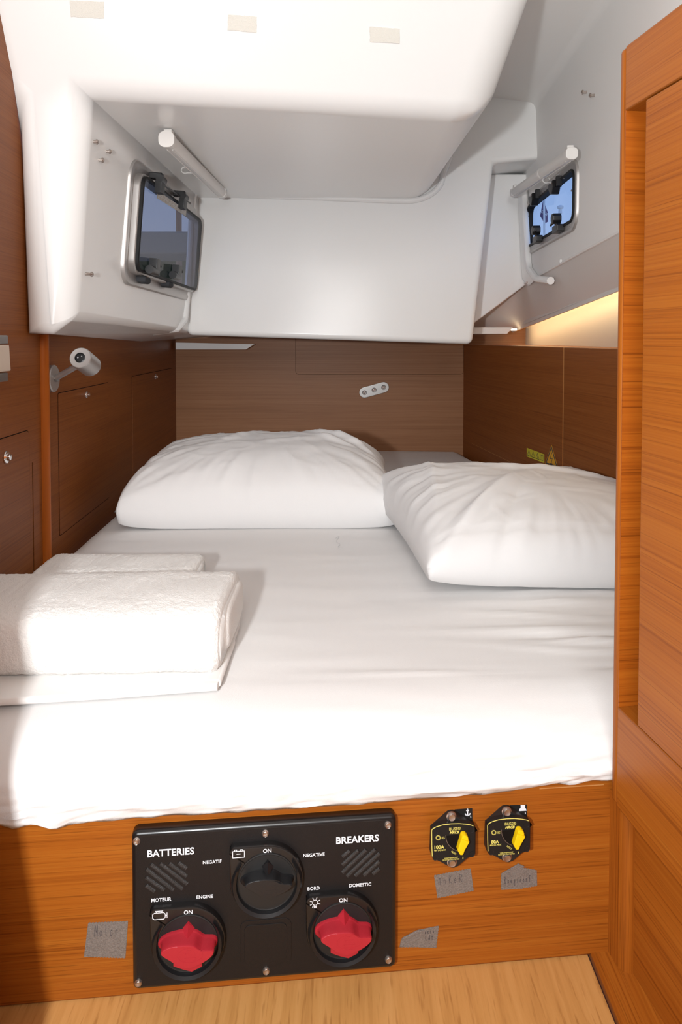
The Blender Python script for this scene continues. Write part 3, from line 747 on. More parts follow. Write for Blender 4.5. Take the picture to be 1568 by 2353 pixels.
# ---------------------------------------------------------------- pillows
def pillow_bm(Lx, Ly, Hh, seed, bot=.28, folds=(), sag=0.0, hemv=-.72, pexp=.42, blunt=.40, crease=.0035):
    bm = B(); NX, NY = 96, 72
    def grid(sgn):
        g = []
        for i in range(NX + 1):
            u = -1 + 2 * i / NX; r = []
            for j in range(NY + 1):
                v = -1 + 2 * j / NY
                pu, pv = 1 - abs(u) ** 3.2, 1 - abs(v) ** 2.6
                h = max(0, pu) ** (blunt if u < 0 else .40) * max(0, pv) ** pexp
                x = Lx / 2 * u * (1 - .050 * (1 - v * v)); y = Ly / 2 * v * (1 - .045 * (1 - u * u))
                z = Hh * h if sgn > 0 else -Hh * bot * (max(0, pu) * max(0, pv)) ** .16
                # gathers along the edges and folds out of the corners
                edge = max(abs(u), abs(v)); m = sm(.35, .92, edge) * (1 - .7 * sm(.97, 1, edge))
                ang = math.atan2(v * Ly, u * Lx)
                wr = .0075 * nz(ang * 6.5, edge * .9, seed) * m + .0045 * nz(ang * 15, edge * 1.4, seed + 4) * m
                for cu_, cv_ in ((-1, -1), (1, -1), (-1, 1), (1, 1)):
                    dx, dy = (u - cu_) * Lx / 2, (v - cv_) * Ly / 2; rd = math.hypot(dx, dy)
                    aa = math.atan2(dy, dx)
                    wr += .0085 * nz(aa * 5.5, rd * 3.5, seed + 9 + cu_ + 2 * cv_) * sm(.0, .05, rd) * math.exp(-(rd / .17) ** 2)
                rg = max(0, 1 - abs(nz(ang * 4.2 + seed, edge * .8, seed + 50)) * 7) * m; rg2 = max(0, 1 - abs(nz(u * 2.6 + v * 1.1, v * 2.4 - u * .8, seed + 61)) * 11)
                wr += crease * (rg - .5 * m) + crease * .55 * rg2
                wr += .004 * nz(u * 2.2, v * 2.6, seed + 20) + .0022 * nz(u * 5 + v * 2, v * 7 - u * 2, seed + 30)
                for (fu, fv, fa, fl, fw, fh) in folds:
                    dx, dy = (u - fu) * Lx / 2, (v - fv) * Ly / 2
                    s_ = dx * math.cos(fa) + dy * math.sin(fa); n_ = -dx * math.sin(fa) + dy * math.cos(fa)
                    wr += fh * math.exp(-(s_ / fl) ** 2 - (n_ / fw) ** 2)
                z += wr * (h ** .5) * (1 if sgn > 0 else .15)
                if sgn > 0 and hemv is not None: z -= .0028 * math.exp(-((v - hemv) / .010) ** 2) * sm(1, .9, abs(u))
                z -= sag * u * u
                r.append((x, y, z))
            g.append(r)
        return g
    T, Bo = grid(1), grid(-1); tv = [[bm.verts.new(p) for p in r] for r in T]; bv = []
    for i in range(NX + 1):
        r = []
        for j in range(NY + 1):
            if i in (0, NX) or j in (0, NY): r.append(tv[i][j])
            else: r.append(bm.verts.new(Bo[i][j]))
        bv.append(r)
    for i in range(NX):
        for j in range(NY):
            bm.faces.new((tv[i][j], tv[i + 1][j], tv[i + 1][j + 1], tv[i][j + 1]))
            bm.faces.new((bv[i][j], bv[i][j + 1], bv[i + 1][j + 1], bv[i + 1][j]))
    return bm
def pillow(name, label, c, rot, bm, pitch=0.0, roll=0.0, zbed=.297, clampx=None):
    mm = Matrix.Translation(V(c)) @ Matrix.Rotation(rot, 4, 'Z') @ Matrix.Rotation(pitch, 4, 'X') @ Matrix.Rotation(roll, 4, 'Y')
    bmesh.ops.transform(bm, matrix=mm, verts=bm.verts)
    for v in bm.verts:
        if v.co.z < zbed: v.co.z = zbed + .0006 * max(-1, (v.co.z - zbed) * 20)
        if clampx:
            lim = clampx(v.co.y)
            if v.co.x > lim: v.co.z += (v.co.x - lim) * .4; v.co.x = lim - .001
    t = thing(name, label, 'pillow', WORLD, (c[0], c[1], zbed))
    obj('pillowcase', bm, 'cotton', t, angle=180); return t
bm = pillow_bm(.665, .54, .128, 3, bot=.52, hemv=-.90, blunt=.24, folds=((.62, .25, -.75, .16, .016, .016), (.50, .05, -.55, .10, .012, .009), (-.25, .15, 1.1, .14, .02, .007), (.2, -.1, .4, .16, .025, .006)))
pillow('pillow', 'white pillow lying at the head of the bed by the left wall', (-.193, 1.862, .352), .01, bm, pitch=.03)
bm = pillow_bm(.63, .60, .105, 17, bot=.5, hemv=-.86, folds=((-.62, -.62, .85, .15, .014, .014), (-.45, -.70, 1.05, .12, .012, -.010), (-.3, -.2, .8, .2, .022, .008), (.35, .2, -.3, .2, .016, .010), (-.78, .0, 1.35, .2, .014, .008)))
pillow('pillow', 'white pillow in front, wedged against the right wall of the berth', (.418, 1.492, .345), .13, bm, pitch=.03, roll=.07, clampx=lambda y: XR(y) - .002)

# ---------------------------------------------------------------- towels
def towel_body(x0, x1, yc, d, h, z0, skew=0.0, lump=.004, seed=1, nx_=120, na=64, ex_=.50, r_=.013, low=.45):
    """a folded towel: one soft round-cornered bolster flattened underneath, napped all over"""
    loops = []
    for i in range(nx_ + 1):
        f = i / nx_
        if f < .12: q = f / .12 * r_ * .5 * PI / r_; x = x0 + r_ * (1 - math.cos(f / .12 * PI / 2)); k = math.sin(max(.08, f / .12) * PI / 2)
        elif f > .88: g_ = (1 - f) / .12; x = x1 - r_ * (1 - math.cos(g_ * PI / 2)); k = math.sin(max(.08, g_) * PI / 2)
        else: x = x0 + r_ + (x1 - x0 - 2 * r_) * (f - .12) / .76; k = 1
        ins = r_ * (1 - k); lp = []
        for j in range(na):
            a = 2 * PI * j / na; ca, sa = math.cos(a), math.sin(a)
            y = math.copysign(abs(ca) ** ex_, ca) * (d / 2 - ins); z = math.copysign(abs(sa) ** ex_, sa) * (h / 2 - ins)
            l = lump * (nz(x * 7, y * 10, seed) + .5 * nz(x * 16, z * 22 + y * 16, seed + 3)); nap = .0013 * nz(x * 330, y * 330, z * 330) + .0007 * nz(x * 160, y * 160, z * 160 + 5)
            rad = V((ca, sa)); y += rad.x * (l + nap); z += rad.y * (l + nap)
            zz = z0 + h * low + z
            zf = z0 + .0008 + .004 * max(0, nz(x * 11, seed * 2.0)) * (1 if ca < -.3 else 0)
            if zz < zf: zz = zf + (zz - zf) * .02
            lp.append((x, yc + y + skew * (x - x1), zz))
        loops.append(lp)
    bm = B(); loft(bm, loops); bmesh.ops.recalc_face_normals(bm, faces=bm.faces); return bm
ZB = .2965
tw = thing('bath_towel', 'large thick white terry towel folded at the front left of the bed', 'towel', WORLD, (-.37, 1.0, ZB))
obj('terry_fold', towel_body(-.62, -.158, .985, .205, .090, ZB + .007, skew=.04, seed=2, nx_=230, na=160), 'terry', tw, angle=180)
obj('inner_fold', towel_body(-.40, -.1525, 1.006, .160, .066, ZB + .016, skew=.04, seed=5, nx_=60, r_=.012), 'terry', tw, angle=180)
tw = thing('hand_towel', 'smaller white terry towel lying behind the large folded towel', 'towel', WORLD, (-.38, 1.19, ZB))
obj('terry_fold', towel_body(-.515, -.245, 1.186, .140, .066, ZB, seed=7, lump=.003, nx_=160, na=120), 'terry', tw, angle=180)
def flat_sheet():
    bm = B(); loops = []
    n = 40
    for i in range(n + 1):
        f = i / n; x = -.585 + (.585 - .156) * f
        yc0 = .813 + .055 * f - .004 * math.sin(f * 3); y1 = 1.06
        lp = []
        for k in range(9):
            a = PI / 2 + PI * k / 8; lp.append((x, yc0 + .005 * math.cos(a) + .0015 * nz(x * 8, 2), ZB + .0055 + .0047 * math.sin(a)))
        lp = [(x, y1, ZB + .010)] + lp + [(x, y1, ZB + .001)]
        loops.append(lp)
    loft(bm, loops); bmesh.ops.recalc_face_normals(bm, faces=bm.faces); return bm
fs = thing('folded_sheet', 'thin folded white cotton cloth under the large terry towel', 'linen', WORLD, (-.37, .98, ZB))
obj('folded_cloth', flat_sheet(), 'flatcloth', fs)
bm = B(); box(bm, -.176, -.153, .872, 1.0, ZB + .001, ZB + .0112); obj('end_hem', bm, 'flatcloth', fs, bevel=.004, seg=3)

# ---------------------------------------------------------------- battery switch panel
PW = .014
def fp(px, py, w_=PW): return FRONT.p(px, py, w_)
tl, tr, bl, br = fp(303, 1917), fp(911, 1871), fp(303, 2281), fp(912, 2222)
pu0, pu1 = (tl[0] + bl[0]) / 2, (tr[0] + br[0]) / 2; pv1, pv0 = (tl[1] + tr[1]) / 2, (bl[1] + br[1]) / 2
print('panel', tl, tr, bl, br)
pcu, pcv = (pu0 + pu1) / 2, (pv0 + pv1) / 2
pan = thing('switch_panel', 'black battery switch panel with red and black rotary knobs on the bed front', 'switch panel', FRONT, (pcu, pcv, 0))
bm = B(); prism(bm, rr(pcu, pcv, pu1 - pu0 - .0096, pv1 - pv0 - .0096, .003, 5), .0001, PW); obj('faceplate', bm, 'panelblack', pan, angle=25)
bm = B(); loft(bm, [[(x, y, .0001) for x, y in rr(pcu, pcv, pu1 - pu0, pv1 - pv0, .007, 5)]] + [[(x, y, PW - .005 + .005 * math.sin(a)) for x, y in rr(pcu, pcv, pu1 - pu0 - .010 * (1 - math.cos(a)), pv1 - pv0 - .010 * (1 - math.cos(a)), .007 - .005 * (1 - math.cos(a)), 5)] for a in [i * PI / 16 for i in range(9)]], True, False)
obj('rim', bm, 'panelblack_rim', pan, angle=180)
for px, py in ((313, 1938), (610, 1920), (893, 1900), (317, 2265), (612, 2237), (894, 2211)):
    u, v = fp(px, py, PW + .004)
    bm = B(); lathe(bm, [(.0042, PW), (.0042, PW + .001), (.0034, PW + .0026), (.0028, PW + .003), (.0016, PW + .0022)], Matrix.Translation((u, v, 0)), 16)
    obj('screw', bm, 'steel', pan)
for s_, px, py, wpx, bd in (('BATTERIES', 393, 1958, 107, .02), ('NEGATIF', 488, 1980, 43, .012), ('NEGATIVE', 722, 1964, 49, .012), ('BREAKERS', 822, 1928, 98, .02),
                            ('MOTEUR', 371, 2067, 46, .012), ('ENGINE', 471, 2060, 38, .012), ('BORD', 721, 2041, 28, .012), ('DOMESTIC', 828, 2033, 51, .012)):
    u, v = fp(px, py); wd = fp(px + wpx / 2, py)[0] - fp(px - wpx / 2, py)[0]
    obj('lettering', text_bm(s_, u, v, wd, PW + .0001, bd), 'print_white', pan)
def crop4(x, y): return (290 + x / 4.7515, 1860 + y / 4.7515)
def crop5(x, y): return (600 + x / 4.7515, 1840 + y / 4.7515)
for cr, bars in ((crop4, ((215, 830, 310, 895), (215, 740, 415, 880), (220, 650, 515, 880), (270, 600, 615, 870), (370, 590, 665, 815), (470, 590, 660, 730), (570, 580, 660, 645))),
                 (crop5, ((890, 610, 970, 545), (890, 700, 1065, 540), (890, 785, 1150, 535), (940, 825, 1250, 530), (1030, 820, 1300, 570), (1125, 815, 1295, 660), (1225, 800, 1295, 740)))):
    for x0, y0, x1, y1 in bars:
        p, q = fp(*cr(x0, y0)), fp(*cr(x1, y1))
        bm = B(); tube(bm, [(p[0], p[1], PW), (q[0], q[1], PW)], .0021, 8, flat=.6); obj('vent_slot', bm, 'ventblack', pan)
# blank cover
u0_, v1_ = fp(560, 2124); u1_, v0_ = fp(662, 2206)
bm = B(); prism(bm, rr((u0_ + u1_) / 2, (v0_ + v1_) / 2, (u1_ - u0_) + .008, v1_ - v0_ + .008, .008, 5), PW, PW + .0006, .0005); bc = obj('blank_cover', bm, 'panelblack', pan)
bm = B(); prism(bm, rr((u0_ + u1_) / 2, (v0_ + v1_) / 2, (u1_ - u0_) - .002, v1_ - v0_ - .002, .006, 5), PW, PW + .0013, .0006); obj('cover_plate', bm, 'panelblack', bc)

def arc(cx, cy, r, a0, a1, n): return [(cx + r * math.cos(math.radians(a0 + (a1 - a0) * i / n)), cy + r * math.sin(math.radians(a0 + (a1 - a0) * i / n))) for i in range(n + 1)]
REF = fp(*crop4(268, 1085))                                     # top-left corner of the engine switch
def rel(x, y, w_): 
    p = FRONT.p(*crop4(x, y), w_); return (p[0] - REF[0], p[1] - REF[1])
CEN = rel(680, 1425, PW + .004); RAD = CEN[0] - rel(268, 1425, PW + .004)[0]
front_out = [rel(x, y, PW + .030) for x, y in ((366, 1575), (420, 1535), (500, 1508), (600, 1494), (690, 1492), (745, 1502), (790, 1530), (845, 1553), (900, 1552), (948, 1538), (962, 1560), (945, 1600), (890, 1648), (800, 1700), (700, 1736), (625, 1736), (555, 1712), (495, 1672), (430, 1632), (380, 1604))]
base_out = [rel(x, y, PW + .011) for x, y in ((345, 1482), (358, 1430), (420, 1385), (480, 1357), (560, 1336), (620, 1324), (680, 1319), (750, 1322), (800, 1345), (850, 1380), (900, 1388), (955, 1381), (990, 1398), (1002, 1440), (985, 1482), (955, 1520), (880, 1580), (780, 1630), (680, 1645), (580, 1632), (480, 1590), (400, 1540), (360, 1512))]
def radial(poly, c, n=96):
    lp = smooth_path([V((*p, 0)) for p in poly + [poly[0]]], 5)[:-1]; out = []
    for i in range(n):
        d = V((math.cos(2 * PI * i / n), math.sin(2 * PI * i / n))); best = 0
        for j in range(len(lp)):
            a = V((lp[j - 1].x - c[0], lp[j - 1].y - c[1])); b = V((lp[j].x - c[0], lp[j].y - c[1])); e = b - a
            den = d.x * e.y - d.y * e.x
            if abs(den) < 1e-12: continue
            t = (a.x * e.y - a.y * e.x) / den; u = (a.x * d.y - a.y * d.x) / den
            if t > 0 and -1e-6 <= u <= 1 + 1e-6: best = max(best, t)
        out.append(best)
    return [(out[i - 1] + 2 * out[i] + out[(i + 1) % n]) / 4 for i in range(n)]
def rot_switch(corner_px, knobmat, icon, kind):
    c0 = fp(*corner_px); O = lambda p: (p[0] + c0[0], p[1] + c0[1])
    c = O(CEN); R = RAD
    # body: a round boss with one square corner
    outl = arc(c[0], c[1], R, 90, -180, 34)
    outl += [(c[0] - R, c[1] + R * .93)] + arc(c[0] - R + .006, c[1] + R - .006, .006, 170, 100, 4) + [(c[0] - R * .07, c[1] + R)]
    bm = B(); prism(bm, outl, PW - .001, PW + .008, .0025); body = obj('rotary_switch', bm, 'panelblack_rim', pan)
    # collar round the knob, open at the top, horned ends
    st = []; n = 44
    loops = []
    for i in range(n + 1):
        a = math.radians(142 + (398 - 142) * i / n); e = min(i, n - i) / 5; hgt = .0065 * min(1, .75 + .25 * e) if e < 1 else .0065
        ri, ro = R * .80, R * .965
        if e < 1: ri += (R * .10) * (1 - e) * .5; ro -= R * .06 * (1 - e)
        cs, sn = math.cos(a), math.sin(a); w0_ = PW + .0075
        loops.append([(c[0] + r_ * cs, c[1] + r_ * sn, w0_ + h_ * hgt) for r_, h_ in ((ro, 0), (ro - .001, .6), (ro * .5 + ri * .5 + .001, 1), (ri + .001, .75), (ri, 0))])
    bm = B(); loft(bm, loops); bmesh.ops.recalc_face_normals(bm, faces=bm.faces); obj('collar', bm, 'blackplastic', body)
    bm = B(); lathe(bm, [(R * .80, PW + .007), (R * .80, PW + .0088), (R * .77, PW + .0092), (R * .74, PW + .0085)], Matrix.Translation((c[0], c[1], 0)), 48); obj('dial', bm, 'breakerblack', body)
    # knob: a broad wing-shaped grip flared at its foot, with a pointer
    fo = [O(p) for p in front_out]; k0 = (sum(p[0] for p in fo) / len(fo), sum(p[1] for p in fo) / len(fo))
    if kind == 'black': fo = [(k0[0] + (p[0] - k0[0]) * .92, k0[1] + (p[1] - k0[1]) * .80) for p in fo]
    bo = [O(p) for p in base_out]; k1 = (sum(p[0] for p in bo) / len(bo), sum(p[1] for p in bo) / len(bo))
    if kind == 'black': bo = [(k1[0] + (p[0] - k1[0]) * .92, k1[1] + (p[1] - k1[1]) * .85) for p in bo]
    fr_, br_ = radial(fo, k0), radial(bo, k1)
    rise = 1 if kind == 'red' else .8
    def L_(mix, sc_, w_):
        c_ = (k1[0] + (k0[0] - k1[0]) * mix, k1[1] + (k0[1] - k1[1]) * mix); n_ = len(fr_)
        return [(c_[0] + (b_ + (f_ - b_) * mix) * sc_ * math.cos(2 * PI * i / n_), c_[1] + (b_ + (f_ - b_) * mix) * sc_ * math.sin(2 * PI * i / n_), PW + w_ * rise) for i, (f_, b_) in enumerate(zip(fr_, br_))]
    loops = [L_(*q_) for q_ in ((0, 1, .0085), (0, 1, .0112), (.1, .98, .0122), (.45, .97, .0138), (.75, .98, .018), (.95, .995, .025), (1, 1, .028), (1, .985, .0295), (1, .95, .0302))]
    bm = B(); loft(bm, loops); bmesh.ops.recalc_face_normals(bm, faces=bm.faces); kn = obj('knob', bm, knobmat, body, angle=60)
    hy = PW + (.0085 if kind == 'red' else .0085)
    pz = [O(rel(612, 1325, PW + .012)), O(rel(680, 1228, PW + .010)), O(rel(745, 1320, PW + .012)), O(rel(680, 1400, PW + .012))]
    bm = B(); b0 = [bm.verts.new((p[0], p[1], hy)) for p in pz]; ap = bm.verts.new((pz[3][0], pz[3][1] + .002, PW + (.026 if kind == 'red' else .018)))
    tip = bm.verts.new((pz[1][0], pz[1][1] - .001, PW + .0115))
    for q_ in ((b0[0], b0[1], tip), (b0[1], b0[2], tip), (b0[0], tip, ap), (tip, b0[2], ap), (b0[2], b0[3], ap), (b0[3], b0[0], ap)): bm.faces.new(q_)
    bmesh.ops.recalc_face_normals(bm, faces=bm.faces)
    obj('pointer', bm, knobmat, body, smooth=False)
    if kind == 'red':
        ta, tb = O(rel(505, 1690, PW + .018)), O(rel(840, 1690, PW + .018))
        bm = B(); prism(bm, [(ta[0] + .001, ta[1] + .008), (ta[0] + .001, ta[1] - .002), (ta[0] + .012, ta[1] - .007), (tb[0] - .012, tb[1] - .007), (tb[0] - .001, tb[1] - .002), (tb[0] - .001, tb[1] + .008)], PW + .009, PW + .019, .001); obj('knob_tab', bm, knobmat, body)
    # raised emblem on the knob face: a small plug in an oval
    ec = (k0[0] + .002, k0[1] + .000)
    bm = B()
    for pth in ([(-.006, -.006), (.006, -.006), (.006, -.003), (-.006, -.003), (-.006, -.006)], [(-.005, -.003), (-.005, .002), (.005, .002), (.005, -.003)], [(-.003, .002), (-.003, .006), (.004, .006)], [(0, .003), (0, .006)]):
        stroke(bm, [(ec[0] + x, ec[1] + y) for x, y in pth], .0005, PW + (.0302 if kind == 'red' else .0241), .00012)
    stroke(bm, [(ec[0] + .0135 * math.cos(a * PI / 12), ec[1] + .008 * math.sin(a * PI / 12)) for a in range(25)], .0004, PW + (.0302 if kind == 'red' else .0241), .0001)
    obj('emblem', bm, knobmat, body)
    u, v = O(rel(678, 1120, PW + .008)); wd = rel(725, 1120, PW)[0] - rel(632, 1120, PW)[0]
    obj('lettering', text_bm('ON', u, v, wd, PW + .0081, .012), 'print_white', body)
    bm = B(); iu, iv = O(rel(358, 1160, PW + .008)); z = PW + .0081; k = .0040; wl_ = .0007
    S_ = lambda pts: stroke(bm, [(iu + x * k, iv + y * k) for x, y in pts], wl_, z, .0002)
    if icon == 'battery':
        S_([(-1.6, -1), (1.6, -1), (1.6, .8), (-1.6, .8), (-1.6, -1)]); S_([(-1.1, .8), (-1.1, 1.2), (-.5, 1.2), (-.5, .8)]); S_([(.5, .8), (.5, 1.2), (1.1, 1.2), (1.1, .8)]); S_([(-.5, 0), (.5, 0)])
    elif icon == 'engine':
        S_([(-1.7, -.6), (-1.2, -1), (1.3, -1), (1.7, -.5), (1.7, .4), (1.3, .8), (-1.2, .8), (-1.7, .4), (-1.7, -.6)]); S_([(-.9, 1.3), (1.1, 1.3)]); S_([(-.7, .8), (-.7, 1.3)]); S_([(.8, .8), (.8, 1.3)]); S_([(1.7, 0), (2.2, 0)]); S_([(2.2, .7), (2.2, -.7)])
    else:
        S_([(.75 * math.cos(a * PI / 8 - 1.1), .3 + .75 * math.sin(a * PI / 8 - 1.1)) for a in range(16)]); S_([(-.3, -.6), (-.3, -1.2), (.3, -1.2), (.3, -.6)]); S_([(-.3, -.9), (.3, -.9)])
        for a in (-30, 15, 60, 105, 150, 195, 230):
            ca, sa = math.cos(math.radians(a + 10)), math.sin(math.radians(a + 10)); S_([(1.05 * ca, .3 + 1.05 * sa), (1.5 * ca, .3 + 1.5 * sa)])
    obj('symbol', bm, 'print_white', body)
rot_switch(crop4(268, 1085), 'redplastic', 'engine', 'red')
rot_switch((528, 1948), 'blackplastic', 'battery', 'black')
rot_switch(crop5(488, 1050), 'redplastic', 'lamp', 'red')

# ---------------------------------------------------------------- circuit breakers and their symbol stickers
def crop6(x, y): return (960 + x / 5.2267, 1820 + y / 5.2267)
BREF = FRONT.p(*crop6(412, 310), .012)
def brel(x, y, w_=.014):
    p = FRONT.p(*crop6(x, y), w_); return (p[0] - BREF[0], p[1] - BREF[1])
def breaker(cpx, label, amps):
    c0 = FRONT.p(*cpx, .012); O = lambda x, y, w_=.014: (brel(x, y, w_)[0] + c0[0], brel(x, y, w_)[1] + c0[1])
    t = thing('circuit_breaker', label, 'breaker', FRONT, (c0[0], c0[1], 0), 'surface circuit breakers on the bed front')
    bw = .0125
    outl = [O(x, y, .0) for x, y in ((150, 440), (152, 402), (358, 222), (385, 212), (430, 210), (450, 218), (655, 344), (672, 360))] + [O(x, y, bw) for x, y in ((700, 440), (700, 752), (680, 775), (600, 800), (490, 895), (440, 918), (400, 915), (260, 838), (195, 815), (170, 780))]
    bm = B(); prism(bm, outl, .0001, bw, .0015); obj('body', bm, 'breakerblack', t)
    lw_ = .0175
    lab_ = [O(x, y, lw_) for x, y in ((165, 460), (172, 438), (220, 408), (300, 385), (400, 373), (500, 370), (580, 376), (650, 392), (680, 410), (692, 440), (694, 750), (640, 778), (580, 795), (480, 815), (300, 822), (195, 812), (175, 780))]
    bm = B(); prism(bm, lab_, bw - .001, lw_, .001); obj('label_plate', bm, 'breakerlabel', t)
    z = lw_ + .00005
    bm = B(); stroke(bm, [O(x, y, lw_) for x, y in ((176, 770), (171, 640), (169, 460), (180, 442), (225, 417), (300, 394), (400, 381), (500, 378), (580, 384), (640, 394), (668, 405))], .0008, z, .0002)
    obj('printed_border', bm, 'print_yellow', t)
    bm = B(); stroke(bm, [O(247 + 24 * math.cos(a * PI / 10), 548 + 24 * math.sin(a * PI / 10), lw_) for a in range(21)], .0011, z, .0002)
    obj('printed_ring', bm, 'print_yellow', t)
    bm = B(); stroke(bm, [O(545, 780, lw_), O(545, 802, lw_)], .0008, z, .0002); obj('printed_mark', bm, 'print_yellow', t)
    for s_, x, y, wpx, bd, shr, ro, sy_ in (('BUSS®', 450, 440, 138, .0, 0, 0, 1), ('MRCB', 443, 483, 115, .03, .3, 0, 1), ('OFF', 307, 541, 34, .0, 0, 0, .8), ('TRIP', 307, 557, 40, 0, 0, 0, .8),
                                       (amps, 262, 660, 118 if len(amps) > 3 else 92, .03, 0, 0, 1), ('48V DC MAX', 268, 698, 140, .01, 0, 0, 1), ('RESET', 437, 730, 72, .0, 0, -.65, 1),
                                       ('WEATHERPROOF', 402, 790, 162, .0, 0, 0, 1), ('IGNITION PROTECTED', 402, 810, 202, .0, 0, 0, 1)):
        u, v = O(x, y, lw_); wd = brel(x + wpx / 2, y, lw_)[0] - brel(x - wpx / 2, y, lw_)[0]
        obj('lettering', text_bm(s_, u, v, wd, z, bd, shr, ro, h=.0002, sy=sy_), 'print_yellow', t)
    # sweep slot, lever
    bm = B(); ctr = O(540, 510, lw_); e = O(340, 510, lw_); r_ = ctr[0] - e[0]
    stroke(bm, arc(ctr[0], ctr[1], r_, 178, 250, 14), .0006, z, .0002); obj('slot_line', bm, 'alu_dark', t)
    bm = B(); prism(bm, arc(ctr[0], ctr[1], r_ * .97, 181, 255, 14) + [ctr], lw_, lw_ + .0003); obj('sweep_recess', bm, 'gap_black', t)
    lv = lw_ + .008
    lev = [O(x, y, lv) for x, y in ((487, 718), (497, 680), (532, 560), (540, 540), (560, 529), (590, 531), (612, 550), (618, 578), (556, 750), (540, 765), (512, 762))]
    bm = B(); prism(bm, lev, lw_, lv, .0016); obj('lever', bm, 'yellowplastic', t, bevel=0)
    bm = B(); cu_ = O(578, 590, lv + .002); ce = O(522, 720, lv + .002); d = V((ce[0] - cu_[0], ce[1] - cu_[1])).normalized(); n_ = V((-d.y, d.x)) * .0052
    pts = [(cu_[0] + n_.x, cu_[1] + n_.y), (ce[0] + n_.x * .7, ce[1] + n_.y * .7), (ce[0] - n_.x * .7, ce[1] - n_.y * .7), (cu_[0] - n_.x, cu_[1] - n_.y)]
    prism(bm, pts, lv - .001, lv + .0015, .001); obj('lever_ridge', bm, 'yellowplastic', t)
    for x, y in ((412, 308), (418, 858)):
        u, v = O(x, y, bw + .002)
        bm = B(); lathe(bm, [(.0058, bw - .0005), (.0058, bw + .0004), (.0048, bw + .0008), (.0046, bw + .0016), (.0036, bw + .003), (.0016, bw + .0026)], Matrix.Translation((u, v, 0)), 20); obj('screw', bm, 'steel', t)
    for x, y in ((208, 490), (648, 452), (215, 790), (655, 748)):
        u, v = O(x, y, lw_); bm = B(); lathe(bm, [(.0034, lw_ - .0005), (.0032, lw_ + .0002), (.0024, lw_ - .0002)], Matrix.Translation((u, v, 0)), 16); obj('rivet', bm, 'blackplastic', t)
    return t
b1_ = breaker(crop6(412, 310), 'left black circuit breaker with yellow lever, printed 100A', '100A')
b2_ = breaker(crop6(1075, 250), 'right black circuit breaker with yellow lever, printed 80A', '80A')
def f0(x, y): return FRONT.p(*crop6(x, y), .0004)
def sticker(pts, label, draw):
    q = [f0(*p) for p in pts]; cu_ = sum(p[0] for p in q) / len(q); cv_ = sum(p[1] for p in q) / len(q)
    t = thing('sticker', label, 'sticker', FRONT, (cu_, cv_, 0))
    bm = B(); prism(bm, q, .00005, .0004); obj('backing', bm, 'breakerblack', t)
    bm = B(); draw(bm); obj('symbol', bm, 'print_white', t)
def anchor(bm):
    T = lambda x, y: f0(x, y)
    stroke(bm, [T(601, 218), T(601, 275)], .0013, .00042, .0001); stroke(bm, [T(588, 224), T(614, 223)], .0012, .00042, .0001)
    stroke(bm, [T(573, 262), T(580, 274), T(592, 280), T(601, 282), T(612, 279), T(625, 271), T(631, 258)], .0013, .00042, .0001)
    stroke(bm, [T(601 + 6 * math.cos(a * PI / 5), 208 + 6 * math.sin(a * PI / 5)) for a in range(11)], .0006, .00042, .0001); stroke(bm, [T(638, 290), T(640, 308)], .0009, .00042, .0001)
def capstan(bm):
    prism(bm, [f0(x, y) for x, y in ((1238, 156), (1292, 154), (1290, 186), (1304, 204), (1309, 224), (1218, 228), (1222, 208), (1240, 188))], .00042, .0006)
    stroke(bm, [f0(1294, 244), f0(1296, 262)], .0009, .00042, .0001)
sticker(((445, 211), (658, 195), (660, 350), (560, 360)), 'small black sticker with a white anchor behind the left breaker', anchor)
sticker(((1108, 160), (1316, 151), (1314, 305), (1215, 310)), 'small black sticker with a white capstan symbol behind the right breaker', capstan)

# ---------------------------------------------------------------- strips of duct tape with handwriting
GL = {'M': [[(0, 0), (.15, 1), (.4, .35), (.65, 1), (.8, 0)]], 'o': [[(.3, .5), (.1, .4), (.05, .15), (.25, 0), (.48, .15), (.45, .4), (.3, .5)]], 't': [[(.25, .9), (.22, .15), (.4, 0)], [(.05, .6), (.5, .62)]],
      'r': [[(.1, .5), (.12, 0)], [(.12, .3), (.3, .5), (.5, .45)]], 'A': [[(0, 0), (.15, .6), (.35, .75), (.4, .4), (.35, 0)], [(.05, .3), (.4, .32)]], 'n': [[(.05, .5), (.08, 0)], [(.08, .35), (.3, .5), (.42, .3), (.42, 0)]],
      'K': [[(.05, 1), (.08, 0)], [(.55, .9), (.1, .4), (.6, 0)]], 'e': [[(.08, .25), (.45, .3), (.35, .5), (.12, .42), (.08, .12), (.25, 0), (.48, .08)]], 'R': [[(.05, 0), (.1, 1)], [(.1, .95), (.5, .85), (.45, .55), (.12, .45), (.6, 0)]],
      'B': [[(.05, 0), (.1, 1), (.45, .85), (.15, .52), (.5, .3), (.35, .02), (.05, 0)]], 'g': [[(.45, .5), (.15, .45), (.1, .12), (.4, .1), (.45, .5), (.42, -.35), (.15, -.4)]], 's': [[(.42, .48), (.12, .42), (.4, .15), (.08, 0)]],
      'd': [[(.42, .2), (.2, .45), (.08, .15), (.3, 0), (.42, .2), (.48, 1), (.46, 0)]], 'f': [[(.5, .9), (.3, 1), (.22, .6), (.2, -.1)], [(.05, .5), (.42, .52)]], 'a': [[(.42, .45), (.15, .45), (.08, .12), (.3, .02), (.42, .4), (.46, 0)]],
      'c': [[(.42, .42), (.2, .5), (.07, .25), (.2, .02), (.45, .08)]], 'u': [[(.06, .5), (.1, .08), (.32, .05), (.42, .48), (.45, 0)]], 'L': [[(.12, 1), (.08, .05), (.5, .02)]]}
